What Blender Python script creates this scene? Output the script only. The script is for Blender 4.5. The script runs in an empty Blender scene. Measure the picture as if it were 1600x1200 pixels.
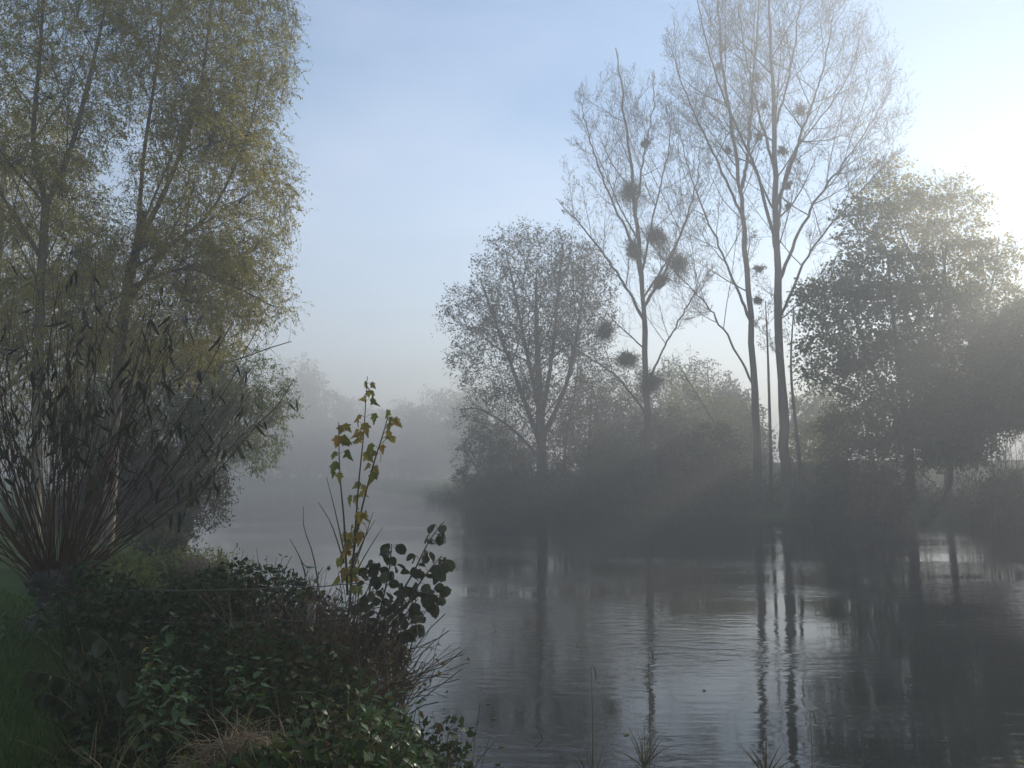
import bpy, math
import numpy as np
from mathutils import Matrix, Vector

sc = bpy.context.scene
COL = sc.collection
rng = np.random.default_rng(11)
A = np.array

# ------------------------------------------------------------------ camera, sky, sun, exposure
CAM_H, FPX, HORIZON = 2.7, 1300.0, 740.0          # focal length and horizon row in pixels of a 1600 x 1200 frame
PITCH = math.atan((HORIZON - 600) / FPX)
cam_d = bpy.data.cameras.new('camera')
cam_d.sensor_width = 36.0
cam_d.lens = 36.0 * FPX / 1600
cam_d.clip_start, cam_d.clip_end = 0.05, 3000
cam = bpy.data.objects.new('camera', cam_d)
COL.objects.link(cam)
cam.location = (0, 0, CAM_H)
cam.rotation_euler = (math.pi / 2 + PITCH, 0, 0)
sc.camera = cam

SUN_AZ, SUN_EL = math.radians(35.5), math.radians(13.8)   # azimuth to the right of the view, elevation
SUN_DIR = Vector((math.sin(SUN_AZ) * math.cos(SUN_EL), math.cos(SUN_AZ) * math.cos(SUN_EL), math.sin(SUN_EL)))
world = bpy.data.worlds.new('World')
sc.world = world
world.use_nodes = True
wn = world.node_tree
wn.nodes.clear()
sky = wn.nodes.new('ShaderNodeTexSky')
sky.sky_type = 'NISHITA'
sky.sun_disc = False
sky.sun_elevation = SUN_EL
sky.sun_rotation = SUN_AZ
sky.air_density, sky.dust_density, sky.ozone_density = 1.0, 0.05, 2.4
bg = wn.nodes.new('ShaderNodeBackground')
bg.inputs['Strength'].default_value = 0.15
wo = wn.nodes.new('ShaderNodeOutputWorld')
wtc = wn.nodes.new('ShaderNodeTexCoord')
wmp = wn.nodes.new('ShaderNodeMapping')
wmp.inputs['Scale'].default_value = (1.0, 1.0, 2.2)
wmp.inputs['Rotation'].default_value = (0.3, 0.5, 0.2)
wnz = wn.nodes.new('ShaderNodeTexNoise')
wnz.inputs['Scale'].default_value, wnz.inputs['Detail'].default_value, wnz.inputs['Roughness'].default_value = 2.2, 5.0, 0.45
wmr = wn.nodes.new('ShaderNodeMapRange')
wmr.inputs[1].default_value, wmr.inputs[2].default_value, wmr.inputs[3].default_value, wmr.inputs[4].default_value = 0.38, 0.70, 0.0, 0.45
wmx = wn.nodes.new('ShaderNodeMix')
wmx.data_type = 'RGBA'
wmx.inputs[7].default_value = (5.4, 5.6, 6.8, 1)       # thin cloud, about as bright as the hazy blue round it
wn.links.new(wtc.outputs['Generated'], wmp.inputs[0])
wn.links.new(wmp.outputs[0], wnz.inputs['Vector'])
wn.links.new(wnz.outputs['Fac'], wmr.inputs[0])
wn.links.new(wmr.outputs[0], wmx.inputs[0])
wn.links.new(sky.outputs[0], wmx.inputs[6])
wn.links.new(wmx.outputs[2], bg.inputs[0])
wn.links.new(bg.outputs[0], wo.inputs[0])

sun_d = bpy.data.lights.new('sun', 'SUN')
sun_d.energy, sun_d.angle, sun_d.color = 5.0, math.radians(0.6), (1.0, 0.945, 0.85)
sun = bpy.data.objects.new('sun', sun_d)
COL.objects.link(sun)
sun.location = SUN_DIR * 200
sun.rotation_euler = SUN_DIR.to_track_quat('Z', 'Y').to_euler()

sc.view_settings.view_transform = 'Standard'
sc.view_settings.look = 'None'
sc.view_settings.gamma = 1.0
sc.view_settings.exposure = 0.66
HAZE_DENSITY, HAZE_ANISO = 0.0086, 0.40

sc.render.engine = 'CYCLES'
cy = sc.cycles
cy.use_denoising = True
cy.max_bounces, cy.diffuse_bounces, cy.glossy_bounces = 6, 2, 2
cy.transmission_bounces, cy.volume_bounces, cy.transparent_max_bounces = 3, 0, 4
cy.caustics_reflective = cy.caustics_refractive = False


# ------------------------------------------------------------------ helpers
def at(x, y, d):
    """point seen at pixel (x, y) of the 1600 x 1200 frame, d metres ahead of the camera"""
    u, v = (x - 800) / FPX, (600 - y) / FPX
    c, s = math.cos(PITCH), math.sin(PITCH)
    r = A([u, c - v * s, s + v * c])
    return A([0, 0, CAM_H]) + r * (d / r[1])


def ppm(d):                                      # metres per pixel at distance d
    return d / FPX


def nrm(v):
    return v / np.maximum(np.linalg.norm(v, axis=-1, keepdims=True), 1e-9)


def mat(name):
    m = bpy.data.materials.new(name)
    m.use_nodes = True
    nt = m.node_tree
    nt.nodes.clear()
    out = nt.nodes.new('ShaderNodeOutputMaterial')
    return m, nt, out


def ramp(nt, cols):
    r = nt.nodes.new('ShaderNodeValToRGB')
    e = r.color_ramp.elements
    n = len(cols)
    e[0].position, e[0].color = 0.0, (*cols[0], 1)
    e[1].position, e[1].color = 1.0, (*cols[-1], 1)
    for i in range(1, n - 1):
        k = e.new(i / (n - 1))
        k.color = (*cols[i], 1)
    return r


def leaf_mat(name, cols, trans=0.42, rough=0.5, per_object=False, noise=0.0, scale=0.6, spec=0.3):
    """leaf: colour picked per leaf, part of the light passes through"""
    m, nt, out = mat(name)
    if per_object:
        g = nt.nodes.new('ShaderNodeObjectInfo')
        src = g.outputs['Random']
    else:
        g = nt.nodes.new('ShaderNodeNewGeometry')
        src = g.outputs['Random Per Island']
    if noise:
        tc = nt.nodes.new('ShaderNodeTexCoord')
        nz = nt.nodes.new('ShaderNodeTexNoise')
        nz.inputs['Scale'].default_value = scale
        nt.links.new(tc.outputs['Object'], nz.inputs['Vector'])
        mx = nt.nodes.new('ShaderNodeMix')
        mx.inputs[0].default_value = noise
        nt.links.new(src, mx.inputs[2])
        nt.links.new(nz.outputs['Fac'], mx.inputs[3])
        src = mx.outputs[0]
    r = ramp(nt, cols)
    nt.links.new(src, r.inputs[0])
    col = r.outputs[0]
    if per_object:                                  # blotches and a paler midrib on leaves seen close by
        tc2 = nt.nodes.new('ShaderNodeTexCoord')
        n2 = nt.nodes.new('ShaderNodeTexNoise')
        n2.noise_dimensions = '4D'
        n2.inputs['Scale'].default_value, n2.inputs['Detail'].default_value = 4.5, 4.0
        nt.links.new(tc2.outputs['Object'], n2.inputs['Vector'])
        nt.links.new(g.outputs['Random'], n2.inputs['W'])
        r2 = ramp(nt, [(0.30, 0.24, 0.18), (0.85, 0.8, 0.75), (1.0, 1.0, 1.0), (1.25, 1.2, 1.1)])
        nt.links.new(n2.outputs['Fac'], r2.inputs[0])
        mm = nt.nodes.new('ShaderNodeMix')
        mm.data_type, mm.blend_type = 'RGBA', 'MULTIPLY'
        mm.inputs[0].default_value = 1.0
        nt.links.new(r.outputs[0], mm.inputs[6])
        nt.links.new(r2.outputs[0], mm.inputs[7])
        col = mm.outputs[2]
    p = nt.nodes.new('ShaderNodeBsdfPrincipled')
    p.inputs['Roughness'].default_value = rough
    p.inputs['Specular IOR Level'].default_value = spec
    t = nt.nodes.new('ShaderNodeBsdfTranslucent')
    mx2 = nt.nodes.new('ShaderNodeMixShader')
    mx2.inputs[0].default_value = trans
    nt.links.new(col, p.inputs['Base Color'])
    nt.links.new(col, t.inputs['Color'])
    nt.links.new(p.outputs[0], mx2.inputs[1])
    nt.links.new(t.outputs[0], mx2.inputs[2])
    nt.links.new(mx2.outputs[0], out.inputs[0])
    return m


def bark_mat(name, c1, c2, scale=6.0, bump=0.4, rough=0.85):
    m, nt, out = mat(name)
    tc = nt.nodes.new('ShaderNodeTexCoord')
    mp = nt.nodes.new('ShaderNodeMapping')
    mp.inputs['Scale'].default_value = (1, 1, 0.25)
    nz = nt.nodes.new('ShaderNodeTexNoise')
    nz.inputs['Scale'].default_value = scale
    nz.inputs['Detail'].default_value = 5
    r = ramp(nt, [c1, c2])
    p = nt.nodes.new('ShaderNodeBsdfPrincipled')
    p.inputs['Roughness'].default_value = rough
    p.inputs['Specular IOR Level'].default_value = 0.25
    b = nt.nodes.new('ShaderNodeBump')
    b.inputs['Strength'].default_value = bump
    b.inputs['Distance'].default_value = 0.03
    L = nt.links.new
    L(tc.outputs['Object'], mp.inputs[0])
    L(mp.outputs[0], nz.inputs['Vector'])
    L(nz.outputs['Fac'], r.inputs[0])
    L(nz.outputs['Fac'], b.inputs['Height'])
    L(r.outputs[0], p.inputs['Base Color'])
    L(b.outputs[0], p.inputs['Normal'])
    L(p.outputs[0], out.inputs[0])
    return m


def np_mesh(name, V, Q):
    """mesh from arrays: V (n,3), Q (f,4) or (f,3)"""
    me = bpy.data.meshes.new(name)
    V = np.ascontiguousarray(V, dtype=np.float32)
    Q = np.ascontiguousarray(Q, dtype=np.int32)
    k = Q.shape[1]
    me.vertices.add(len(V))
    me.vertices.foreach_set('co', V.ravel())
    me.loops.add(Q.size)
    me.loops.foreach_set('vertex_index', Q.ravel())
    me.polygons.add(len(Q))
    me.polygons.foreach_set('loop_start', np.arange(0, Q.size, k, dtype=np.int32))
    me.update(calc_edges=True)
    return me


def obj(name, geo, m, parent=None, smooth=False, kind=None):
    V, Q = geo
    if parent is not None:
        V = V - A(parent.location)
    me = np_mesh(name, V, Q)
    me.materials.append(m)
    if smooth:
        me.polygons.foreach_set('use_smooth', np.ones(len(me.polygons), dtype=bool))
    o = bpy.data.objects.new(name, me)
    COL.objects.link(o)
    o.parent = parent
    if kind:
        o['kind'] = kind
    return o


def thing(name, label, cat, loc, group=None):
    o = bpy.data.objects.new(name, None)
    COL.objects.link(o)
    o.location = [float(c) for c in loc]
    o.empty_display_size = 0.2
    return tag(o, label, cat, group)


def tag(o, label, cat, group=None, kind=None):
    o['label'], o['category'] = label, cat
    if group:
        o['group'] = group
    if kind:
        o['kind'] = kind
    return o


def join(*gs):
    Vs, Qs, n = [], [], 0
    for V, Q in gs:
        Vs.append(V)
        Qs.append(Q + n)
        n += len(V)
    return np.concatenate(Vs), np.concatenate(Qs)


def tubes(P, R, sides=4):
    """P (b,n,3) centre lines, R (b,n) radii -> verts, quads"""
    b, n, _ = P.shape
    T = nrm(np.gradient(P, axis=1))
    mean = nrm(P[:, -1] - P[:, 0])
    ref = np.where(np.abs(mean[:, 2:3]) > 0.85, A([[1.0, 0.13, 0]]), A([[0, 0, 1.0]]))
    U = nrm(np.cross(np.broadcast_to(ref[:, None], T.shape), T))
    W = np.cross(T, U)
    a = np.arange(sides) * 2 * math.pi / sides
    V = P[:, :, None] + R[:, :, None, None] * (U[:, :, None] * np.cos(a)[None, None, :, None] + W[:, :, None] * np.sin(a)[None, None, :, None])
    i = np.arange(b * n * sides).reshape(b, n, sides)
    q = np.stack([i[:, :-1], np.roll(i, -1, 2)[:, :-1], np.roll(i, -1, 2)[:, 1:], i[:, 1:]], -1)
    return V.reshape(-1, 3), q.reshape(-1, 4)


def ribbons(P, R):
    """finest twigs, a centimetre or less across: a flat strip each"""
    b, n, _ = P.shape
    mean = nrm(P[:, -1] - P[:, 0])
    s = nrm(np.cross(mean, rng.normal(size=(b, 3))))
    V = np.stack([P + s[:, None] * R[..., None], P - s[:, None] * R[..., None]], 2)
    i = np.arange(b * n * 2).reshape(b, n, 2)
    q = np.stack([i[:, :-1, 0], i[:, :-1, 1], i[:, 1:, 1], i[:, 1:, 0]], -1)
    return V.reshape(-1, 3), q.reshape(-1, 4)


def leaves(pos, d, ln, wd, fold=0.2, up=None):
    """one four-cornered folded leaf per row"""
    n = len(pos)
    d = nrm(d)
    rv = rng.normal(size=(n, 3)) if up is None else up + rng.normal(size=(n, 3)) * 0.35
    s = nrm(np.cross(d, rv))
    u = np.cross(s, d)
    ln = np.broadcast_to(ln, (n,))[:, None]
    wd = np.broadcast_to(wd, (n,))[:, None]
    mid = pos + d * ln * 0.45
    V = np.stack([pos, mid + s * wd * 0.5 + u * wd * fold, pos + d * ln, mid - s * wd * 0.5 + u * wd * fold], 1)
    return V.reshape(-1, 3), np.arange(4 * n).reshape(n, 4)


def grow(S, D, L, n=6, trop=(0, 0, 1), ts=0.3, wig=0.15):
    P = np.empty((len(S), n, 3))
    P[:, 0] = S
    d = nrm(D)
    st = (L / (n - 1))[:, None]
    for i in range(1, n):
        d = nrm(d + A(trop) * ts / (n - 1) + rng.normal(size=d.shape) * wig / math.sqrt(n))
        P[:, i] = P[:, i - 1] + d * st
    return P


def spawn(P, R, k, t0, t1, ang, asd=0.1):
    """k side shoots on every branch: start, direction, t, radius, parent"""
    b, n, _ = P.shape
    t = t0 + (t1 - t0) * (np.arange(k)[None] + rng.random((b, k))) / k
    f = np.clip(t * (n - 1), 0, n - 1.001)
    i = f.astype(int)
    f = (f - i)[..., None]
    bi = np.arange(b)[:, None]
    pos = P[bi, i] * (1 - f) + P[bi, i + 1] * f
    tan = nrm(P[bi, i + 1] - P[bi, i])
    r = R[bi, i] * (1 - f[..., 0]) + R[bi, i + 1] * f[..., 0]
    az = np.arange(k)[None] * 2.4 + rng.random((b, 1)) * 6.28 + rng.normal(size=(b, k)) * 0.4
    ref = np.where(np.abs(tan[..., 2:3]) > 0.85, A([1.0, 0.1, 0]), A([0, 0, 1.0]))
    u = nrm(np.cross(ref, tan))
    w = np.cross(tan, u)
    an = (ang(t) if callable(ang) else ang) + rng.normal(size=(b, k)) * asd
    D = tan * np.cos(an)[..., None] + (u * np.cos(az)[..., None] + w * np.sin(az)[..., None]) * np.sin(an)[..., None]
    return pos.reshape(-1, 3), D.reshape(-1, 3), t.ravel(), r.ravel(), np.repeat(np.arange(b), k)


def env_len(S, D, env):
    """distance from S along D to the far side of the crown outline (union of ellipsoids)"""
    best = np.zeros(len(S))
    for c, a in env:
        s, d = (S - c) / a, D / a
        qa, qb, qc = (d * d).sum(1), (s * d).sum(1), (s * s).sum(1) - 1
        disc = qb * qb - qa * qc
        L = np.where(disc > 0, (-qb + np.sqrt(np.maximum(disc, 0))) / qa, 0)
        best = np.maximum(best, np.maximum(L, 0))
    return best


def inside(Pt, env, grow_=1.0):
    k = np.zeros(len(Pt), bool)
    for c, a in env:
        k |= ((((Pt - c) / (a * grow_)) ** 2).sum(1) < 1)
    return k


def spline(pts, n):
    """smooth line through control points"""
    pts = A(pts, dtype=float)
    if len(pts) == 2:
        pts = A([pts[0], (pts[0] + pts[1]) / 2, pts[1]])
    m = len(pts)
    ext = np.vstack([2 * pts[0] - pts[1], pts, 2 * pts[-1] - pts[-2]])
    t = np.linspace(0, m - 1.0001, n)
    i = t.astype(int)
    f = (t - i)[:, None]
    p0, p1, p2, p3 = ext[i], ext[i + 1], ext[i + 2], ext[i + 3]
    return 0.5 * (2 * p1 + (p2 - p0) * f + (2 * p0 - 5 * p1 + 4 * p2 - p3) * f ** 2 + (3 * p1 - p0 - 3 * p2 + p3) * f ** 3)


def stem(pts, r0, r1, n=14, power=1.0):
    P = spline(pts, n)[None]
    R = (r0 + (r1 - r0) * np.linspace(0, 1, n) ** power)[None]
    return P, R


def ell(px, py, d, rx, ry, rd=None):
    """crown outline ellipsoid from a pixel centre and pixel radii at distance d"""
    k = ppm(d)
    return at(px, py, d), A([rx * k, (rd or rx) * k, ry * k])


# ------------------------------------------------------------------ materials
M = {}
M['willow_leaf'] = leaf_mat('willow_leaf', [(0.30, 0.27, 0.06), (0.43, 0.37, 0.08), (0.56, 0.46, 0.12), (0.38, 0.34, 0.10)], 0.55, 0.38, noise=0.5, scale=0.5)
M['willow_leaf_green'] = leaf_mat('willow_leaf_green', [(0.13, 0.17, 0.04), (0.21, 0.23, 0.06), (0.29, 0.27, 0.075)], 0.6, 0.45, noise=0.5)
M['maple_leaf'] = leaf_mat('maple_leaf', [(0.05, 0.085, 0.02), (0.09, 0.125, 0.025), (0.15, 0.155, 0.03), (0.30, 0.21, 0.04)], 0.55, 0.5, noise=0.65, scale=0.25)
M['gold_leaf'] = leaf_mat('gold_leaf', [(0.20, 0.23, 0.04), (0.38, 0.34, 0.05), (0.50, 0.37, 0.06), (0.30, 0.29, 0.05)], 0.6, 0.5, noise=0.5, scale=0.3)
M['alder_leaf'] = leaf_mat('alder_leaf', [(0.05, 0.055, 0.02), (0.09, 0.08, 0.03), (0.14, 0.10, 0.04)], 0.35, 0.6, noise=0.5, scale=0.4)
M['bush_leaf'] = leaf_mat('bush_leaf', [(0.04, 0.055, 0.02), (0.09, 0.085, 0.03), (0.15, 0.13, 0.04)], 0.35, 0.6, noise=0.5, scale=0.4)
M['brown_bush_leaf'] = leaf_mat('brown_bush_leaf', [(0.09, 0.07, 0.035), (0.15, 0.11, 0.05), (0.19, 0.14, 0.06)], 0.35, 0.6, noise=0.4)
M['far_leaf'] = leaf_mat('far_leaf', [(0.07, 0.075, 0.03), (0.13, 0.115, 0.05)], 0.35, 0.6)
M['mistletoe'] = leaf_mat('mistletoe_leaf', [(0.05, 0.065, 0.02), (0.09, 0.10, 0.03)], 0.3, 0.5)
M['nettle_leaf'] = leaf_mat('nettle_leaf', [(0.035, 0.085, 0.012), (0.05, 0.115, 0.016), (0.07, 0.14, 0.02), (0.10, 0.14, 0.022)], 0.3, 0.42, per_object=True, spec=0.45)
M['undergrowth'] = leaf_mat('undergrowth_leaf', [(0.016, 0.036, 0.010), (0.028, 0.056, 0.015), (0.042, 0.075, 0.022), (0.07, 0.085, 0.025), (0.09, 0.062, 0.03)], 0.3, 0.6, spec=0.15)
M['sapling_leaf'] = leaf_mat('sapling_leaf', [(0.20, 0.24, 0.04), (0.30, 0.31, 0.045), (0.40, 0.33, 0.05), (0.42, 0.26, 0.06), (0.24, 0.26, 0.04)], 0.6, 0.5, per_object=True)
M['alder_sapling_leaf'] = leaf_mat('alder_sapling_leaf', [(0.035, 0.05, 0.022), (0.05, 0.065, 0.028), (0.07, 0.08, 0.035)], 0.3, 0.45, per_object=True)
M['osier_leaf'] = leaf_mat('osier_leaf', [(0.03, 0.045, 0.018), (0.05, 0.065, 0.022), (0.08, 0.085, 0.03), (0.075, 0.055, 0.03)], 0.35, 0.5, per_object=True)
M['osier_leaf_mass'] = leaf_mat('osier_leaf_mass', [(0.03, 0.04, 0.02), (0.05, 0.055, 0.025), (0.075, 0.07, 0.035)], 0.25, 0.5)
M['yellow_leaf'] = leaf_mat('yellow_leaf', [(0.28, 0.26, 0.04), (0.38, 0.33, 0.06)], 0.45, 0.5, per_object=True)
M['grass'] = leaf_mat('grass_blade', [(0.05, 0.11, 0.02), (0.085, 0.16, 0.03), (0.12, 0.20, 0.04), (0.20, 0.19, 0.07)], 0.45, 0.5)
M['straw'] = leaf_mat('straw', [(0.13, 0.09, 0.05), (0.22, 0.16, 0.09), (0.33, 0.25, 0.15)], 0.2, 0.6)
M['dead_stem'] = leaf_mat('dead_stem', [(0.05, 0.035, 0.022), (0.09, 0.06, 0.04), (0.13, 0.09, 0.06)], 0.0, 0.8)
M['osier_shoot'] = leaf_mat('osier_shoot', [(0.08, 0.042, 0.022), (0.12, 0.068, 0.034), (0.15, 0.10, 0.05), (0.10, 0.052, 0.03)], 0.0, 0.55, per_object=True)
M['poplar_bark'] = bark_mat('poplar_bark', (0.04, 0.035, 0.028), (0.12, 0.105, 0.085), 5, 0.9)
M['willow_bark'] = bark_mat('willow_bark', (0.15, 0.12, 0.08), (0.38, 0.31, 0.21), 8, 0.7)
M['dark_bark'] = bark_mat('dark_bark', (0.05, 0.042, 0.033), (0.11, 0.095, 0.075))
M['twig'] = bark_mat('twig_bark', (0.05, 0.036, 0.026), (0.085, 0.062, 0.045), 3, 0.0)
M['wood'] = bark_mat('weathered_wood', (0.16, 0.13, 0.10), (0.34, 0.29, 0.23), 14, 0.5)
M['green_stem'] = leaf_mat('green_stem', [(0.06, 0.08, 0.03), (0.10, 0.09, 0.04)], 0.0, 0.6)
M['reed'] = leaf_mat('reed_blade', [(0.10, 0.11, 0.035), (0.20, 0.17, 0.07), (0.26, 0.20, 0.10)], 0.3, 0.55)
m, nt, out = mat('fence_wire')
p = nt.nodes.new('ShaderNodeBsdfPrincipled')
nzw = nt.nodes.new('ShaderNodeTexNoise')
nzw.inputs['Scale'].default_value = 30
rw = ramp(nt, [(0.10, 0.06, 0.04), (0.22, 0.20, 0.18)])
nt.links.new(nzw.outputs['Fac'], rw.inputs[0])
nt.links.new(rw.outputs[0], p.inputs['Base Color'])
p.inputs['Metallic'].default_value, p.inputs['Roughness'].default_value = 0.7, 0.55
nt.links.new(p.outputs[0], out.inputs[0])
M['wire'] = m

# ------------------------------------------------------------------ the setting: ground, river, haze
LEFT_BANK = [(1.2, -60), (1.0, 0), (0.2, 4), (-0.35, 6.5), (-1.6, 9), (-2.9, 11), (-4.7, 14), (-7.3, 19), (-12, 30), (-18.5, 48), (-28, 72), (-44, 105), (-75, 150), (-180, 190)]
RIGHT_BANK = [(-180, 225), (-80, 208), (-34, 188), (-14, 120), (-4, 74), (2.5, 62), (11, 55), (20, 51), (30, 48), (60, 41), (140, 30), (140, -60)]
RIVER = A(LEFT_BANK + RIGHT_BANK, dtype=float)


def river_dist(x, y):
    """signed distance to the river's edge: negative in the water"""
    p = np.stack([x, y], -1).astype(float)
    dmin = np.full(x.shape, 1e9)
    ins = np.zeros(x.shape, bool)
    for a, b in zip(RIVER, np.roll(RIVER, -1, 0)):
        e = b - a
        t = np.clip(((p - a) * e).sum(-1) / (e * e).sum(), 0, 1)
        dmin = np.minimum(dmin, np.linalg.norm(p - a - e * t[..., None], axis=-1))
        c = ((a[1] > p[..., 1]) != (b[1] > p[..., 1]))
        xi = a[0] + (p[..., 1] - a[1]) * e[0] / (e[1] if abs(e[1]) > 1e-9 else 1e-9)
        ins ^= c & (p[..., 0] < xi)
    return np.where(ins, -dmin, dmin)


def sstep(a, b, x):
    t = np.clip((x - a) / (b - a), 0, 1)
    return t * t * (3 - 2 * t)


def ground_z(x, y):
    x, y = np.broadcast_arrays(A(x, float), A(y, float))
    d = river_dist(x, y)
    wob = 0.10 * np.sin(x * 1.3 + 0.7 * y) * np.sin(y * 0.9 - 0.4 * x) + 0.05 * np.sin(x * 3.1 + 1) * np.sin(y * 2.7)
    left = (x < -1 + 0.0 * y) & (x < 2 - y * 0.3) | (y < 20)
    z_l = -0.9 + 1.6 * sstep(-0.9, 0.35, d) + 0.5 * sstep(0.2, 1.0, d) - 0.35 * sstep(8.5, 12, y) * sstep(0, 1, d) * sstep(4.5, 1.5, d)
    z_r = -0.9 + 1.7 * sstep(-1.8, 0.9, d) + 0.5 * sstep(0.8, 4, d) + 2.6 * sstep(9, 30, d) * sstep(5, 30, x)
    return np.where(left, z_l, z_r) + wob * sstep(0.0, 1.2, d) * np.where(left, 0.5, 1.0)


def axis(lo, hi, near_lo, near_hi, fine, coarse):
    a = [near_lo]
    s = fine
    while a[-1] > lo:
        s *= 1.12
        a.append(a[-1] - min(s, coarse))
    a = a[::-1]
    a += list(np.arange(near_lo + fine, near_hi, fine))
    s = fine
    while a[-1] < hi:
        s *= 1.12
        a.append(a[-1] + min(s, coarse))
    return A(a)


gx = axis(-650, 650, -13, 2, 0.2, 40)
gy = axis(-120, 900, 1.0, 15, 0.2, 40)
X, Y = np.meshgrid(gx, gy)
Z = ground_z(X, Y)
i = np.arange(X.size).reshape(X.shape)
Q = np.stack([i[:-1, :-1], i[:-1, 1:], i[1:, 1:], i[1:, :-1]], -1).reshape(-1, 4)
m, nt, out = mat('ground_soil_and_turf')
tc = nt.nodes.new('ShaderNodeTexCoord')
n1 = nt.nodes.new('ShaderNodeTexNoise')
n1.inputs['Scale'].default_value = 0.9
n1.inputs['Detail'].default_value = 6
n2 = nt.nodes.new('ShaderNodeTexNoise')
n2.inputs['Scale'].default_value = 18
n2.inputs['Detail'].default_value = 4
r1 = ramp(nt, [(0.035, 0.03, 0.018), (0.04, 0.055, 0.018), (0.06, 0.095, 0.025), (0.075, 0.08, 0.03)])
mx = nt.nodes.new('ShaderNodeMix')
mx.inputs[0].default_value = 0.4
p = nt.nodes.new('ShaderNodeBsdfPrincipled')
p.inputs['Roughness'].default_value = 0.95
p.inputs['Specular IOR Level'].default_value = 0.1
b = nt.nodes.new('ShaderNodeBump')
b.inputs['Strength'].default_value, b.inputs['Distance'].default_value = 0.6, 0.05
L = nt.links.new
L(tc.outputs['Object'], n1.inputs['Vector'])
L(tc.outputs['Object'], n2.inputs['Vector'])
L(n1.outputs['Fac'], mx.inputs[2])
L(n2.outputs['Fac'], mx.inputs[3])
L(mx.outputs[0], r1.inputs[0])
L(n2.outputs['Fac'], b.inputs['Height'])
L(r1.outputs[0], p.inputs['Base Color'])
L(b.outputs[0], p.inputs['Normal'])
L(p.outputs[0], out.inputs[0])
obj('ground', (np.stack([X, Y, Z], -1).reshape(-1, 3), Q), m, smooth=True, kind='structure')

# river surface
m, nt, out = mat('river_water')
L = nt.links.new
tc = nt.nodes.new('ShaderNodeTexCoord')
mp1 = nt.nodes.new('ShaderNodeMapping')
mp1.inputs['Scale'].default_value = (0.8, 2.2, 1)
mp1.inputs['Rotation'].default_value = (0, 0, 0.12)
w1 = nt.nodes.new('ShaderNodeTexNoise')
w1.inputs['Scale'].default_value, w1.inputs['Detail'].default_value = 2.4, 4.0
mp2 = nt.nodes.new('ShaderNodeMapping')
mp2.inputs['Scale'].default_value = (0.12, 0.22, 1)
w2 = nt.nodes.new('ShaderNodeTexNoise')
w2.inputs['Scale'].default_value = 1.0
mul = nt.nodes.new('ShaderNodeMath')
mul.operation = 'MULTIPLY'
mr = nt.nodes.new('ShaderNodeMapRange')
mr.inputs[1].default_value, mr.inputs[2].default_value = 0.40, 0.62
mr.inputs[3].default_value, mr.inputs[4].default_value = 0.10, 1.2
b = nt.nodes.new('ShaderNodeBump')
b.inputs['Strength'].default_value, b.inputs['Distance'].default_value = 1.0, 0.013
p = nt.nodes.new('ShaderNodeBsdfPrincipled')
p.inputs['Base Color'].default_value = (0.012, 0.014, 0.011, 1)
p.inputs['Roughness'].default_value = 0.03
p.inputs['IOR'].default_value = 1.333
L(tc.outputs['Object'], mp1.inputs[0])
L(tc.outputs['Object'], mp2.inputs[0])
L(mp1.outputs[0], w1.inputs['Vector'])
L(mp2.outputs[0], w2.inputs['Vector'])
L(w2.outputs['Fac'], mr.inputs[0])
L(w1.outputs['Fac'], mul.inputs[0])
L(mr.outputs[0], mul.inputs[1])
L(mul.outputs[0], b.inputs['Height'])
L(b.outputs[0], p.inputs['Normal'])
L(p.outputs[0], out.inputs[0])
wx, wy = np.meshgrid(np.linspace(-220, 170, 15), np.linspace(-70, 240, 15))
i = np.arange(wx.size).reshape(wx.shape)
Q = np.stack([i[:-1, :-1], i[:-1, 1:], i[1:, 1:], i[1:, :-1]], -1).reshape(-1, 4)
obj('river_water', (np.stack([wx, wy, 0 * wx], -1).reshape(-1, 3), Q), m, smooth=True, kind='structure')

# morning haze: one closed box of even density round everything
HX, HY0, HY1, HZ0, HZ1 = 720, -190, 970, -2.2, 37.0
V = A([[x, y, z] for z in (HZ0, HZ1) for y in (HY0, HY1) for x in (-HX, HX)], float)
Q = A([[0, 2, 3, 1], [4, 5, 7, 6], [0, 1, 5, 4], [2, 6, 7, 3], [0, 4, 6, 2], [1, 3, 7, 5]])
m, nt, out = mat('haze_air')
pv = nt.nodes.new('ShaderNodeVolumePrincipled')
for k in ('Density Attribute', 'Temperature Attribute', 'Color Attribute'):
    if k in pv.inputs:
        pv.inputs[k].default_value = ''
pv.inputs['Color'].default_value = (0.885, 0.88, 0.845, 1)
pv.inputs['Density'].default_value = HAZE_DENSITY
pv.inputs['Anisotropy'].default_value = HAZE_ANISO
nt.links.new(pv.outputs[0], out.inputs['Volume'])
try:
    m.cycles.homogeneous_volume = True
except Exception:
    pass
obj('haze', (V, Q), m, kind='stuff')


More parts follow.
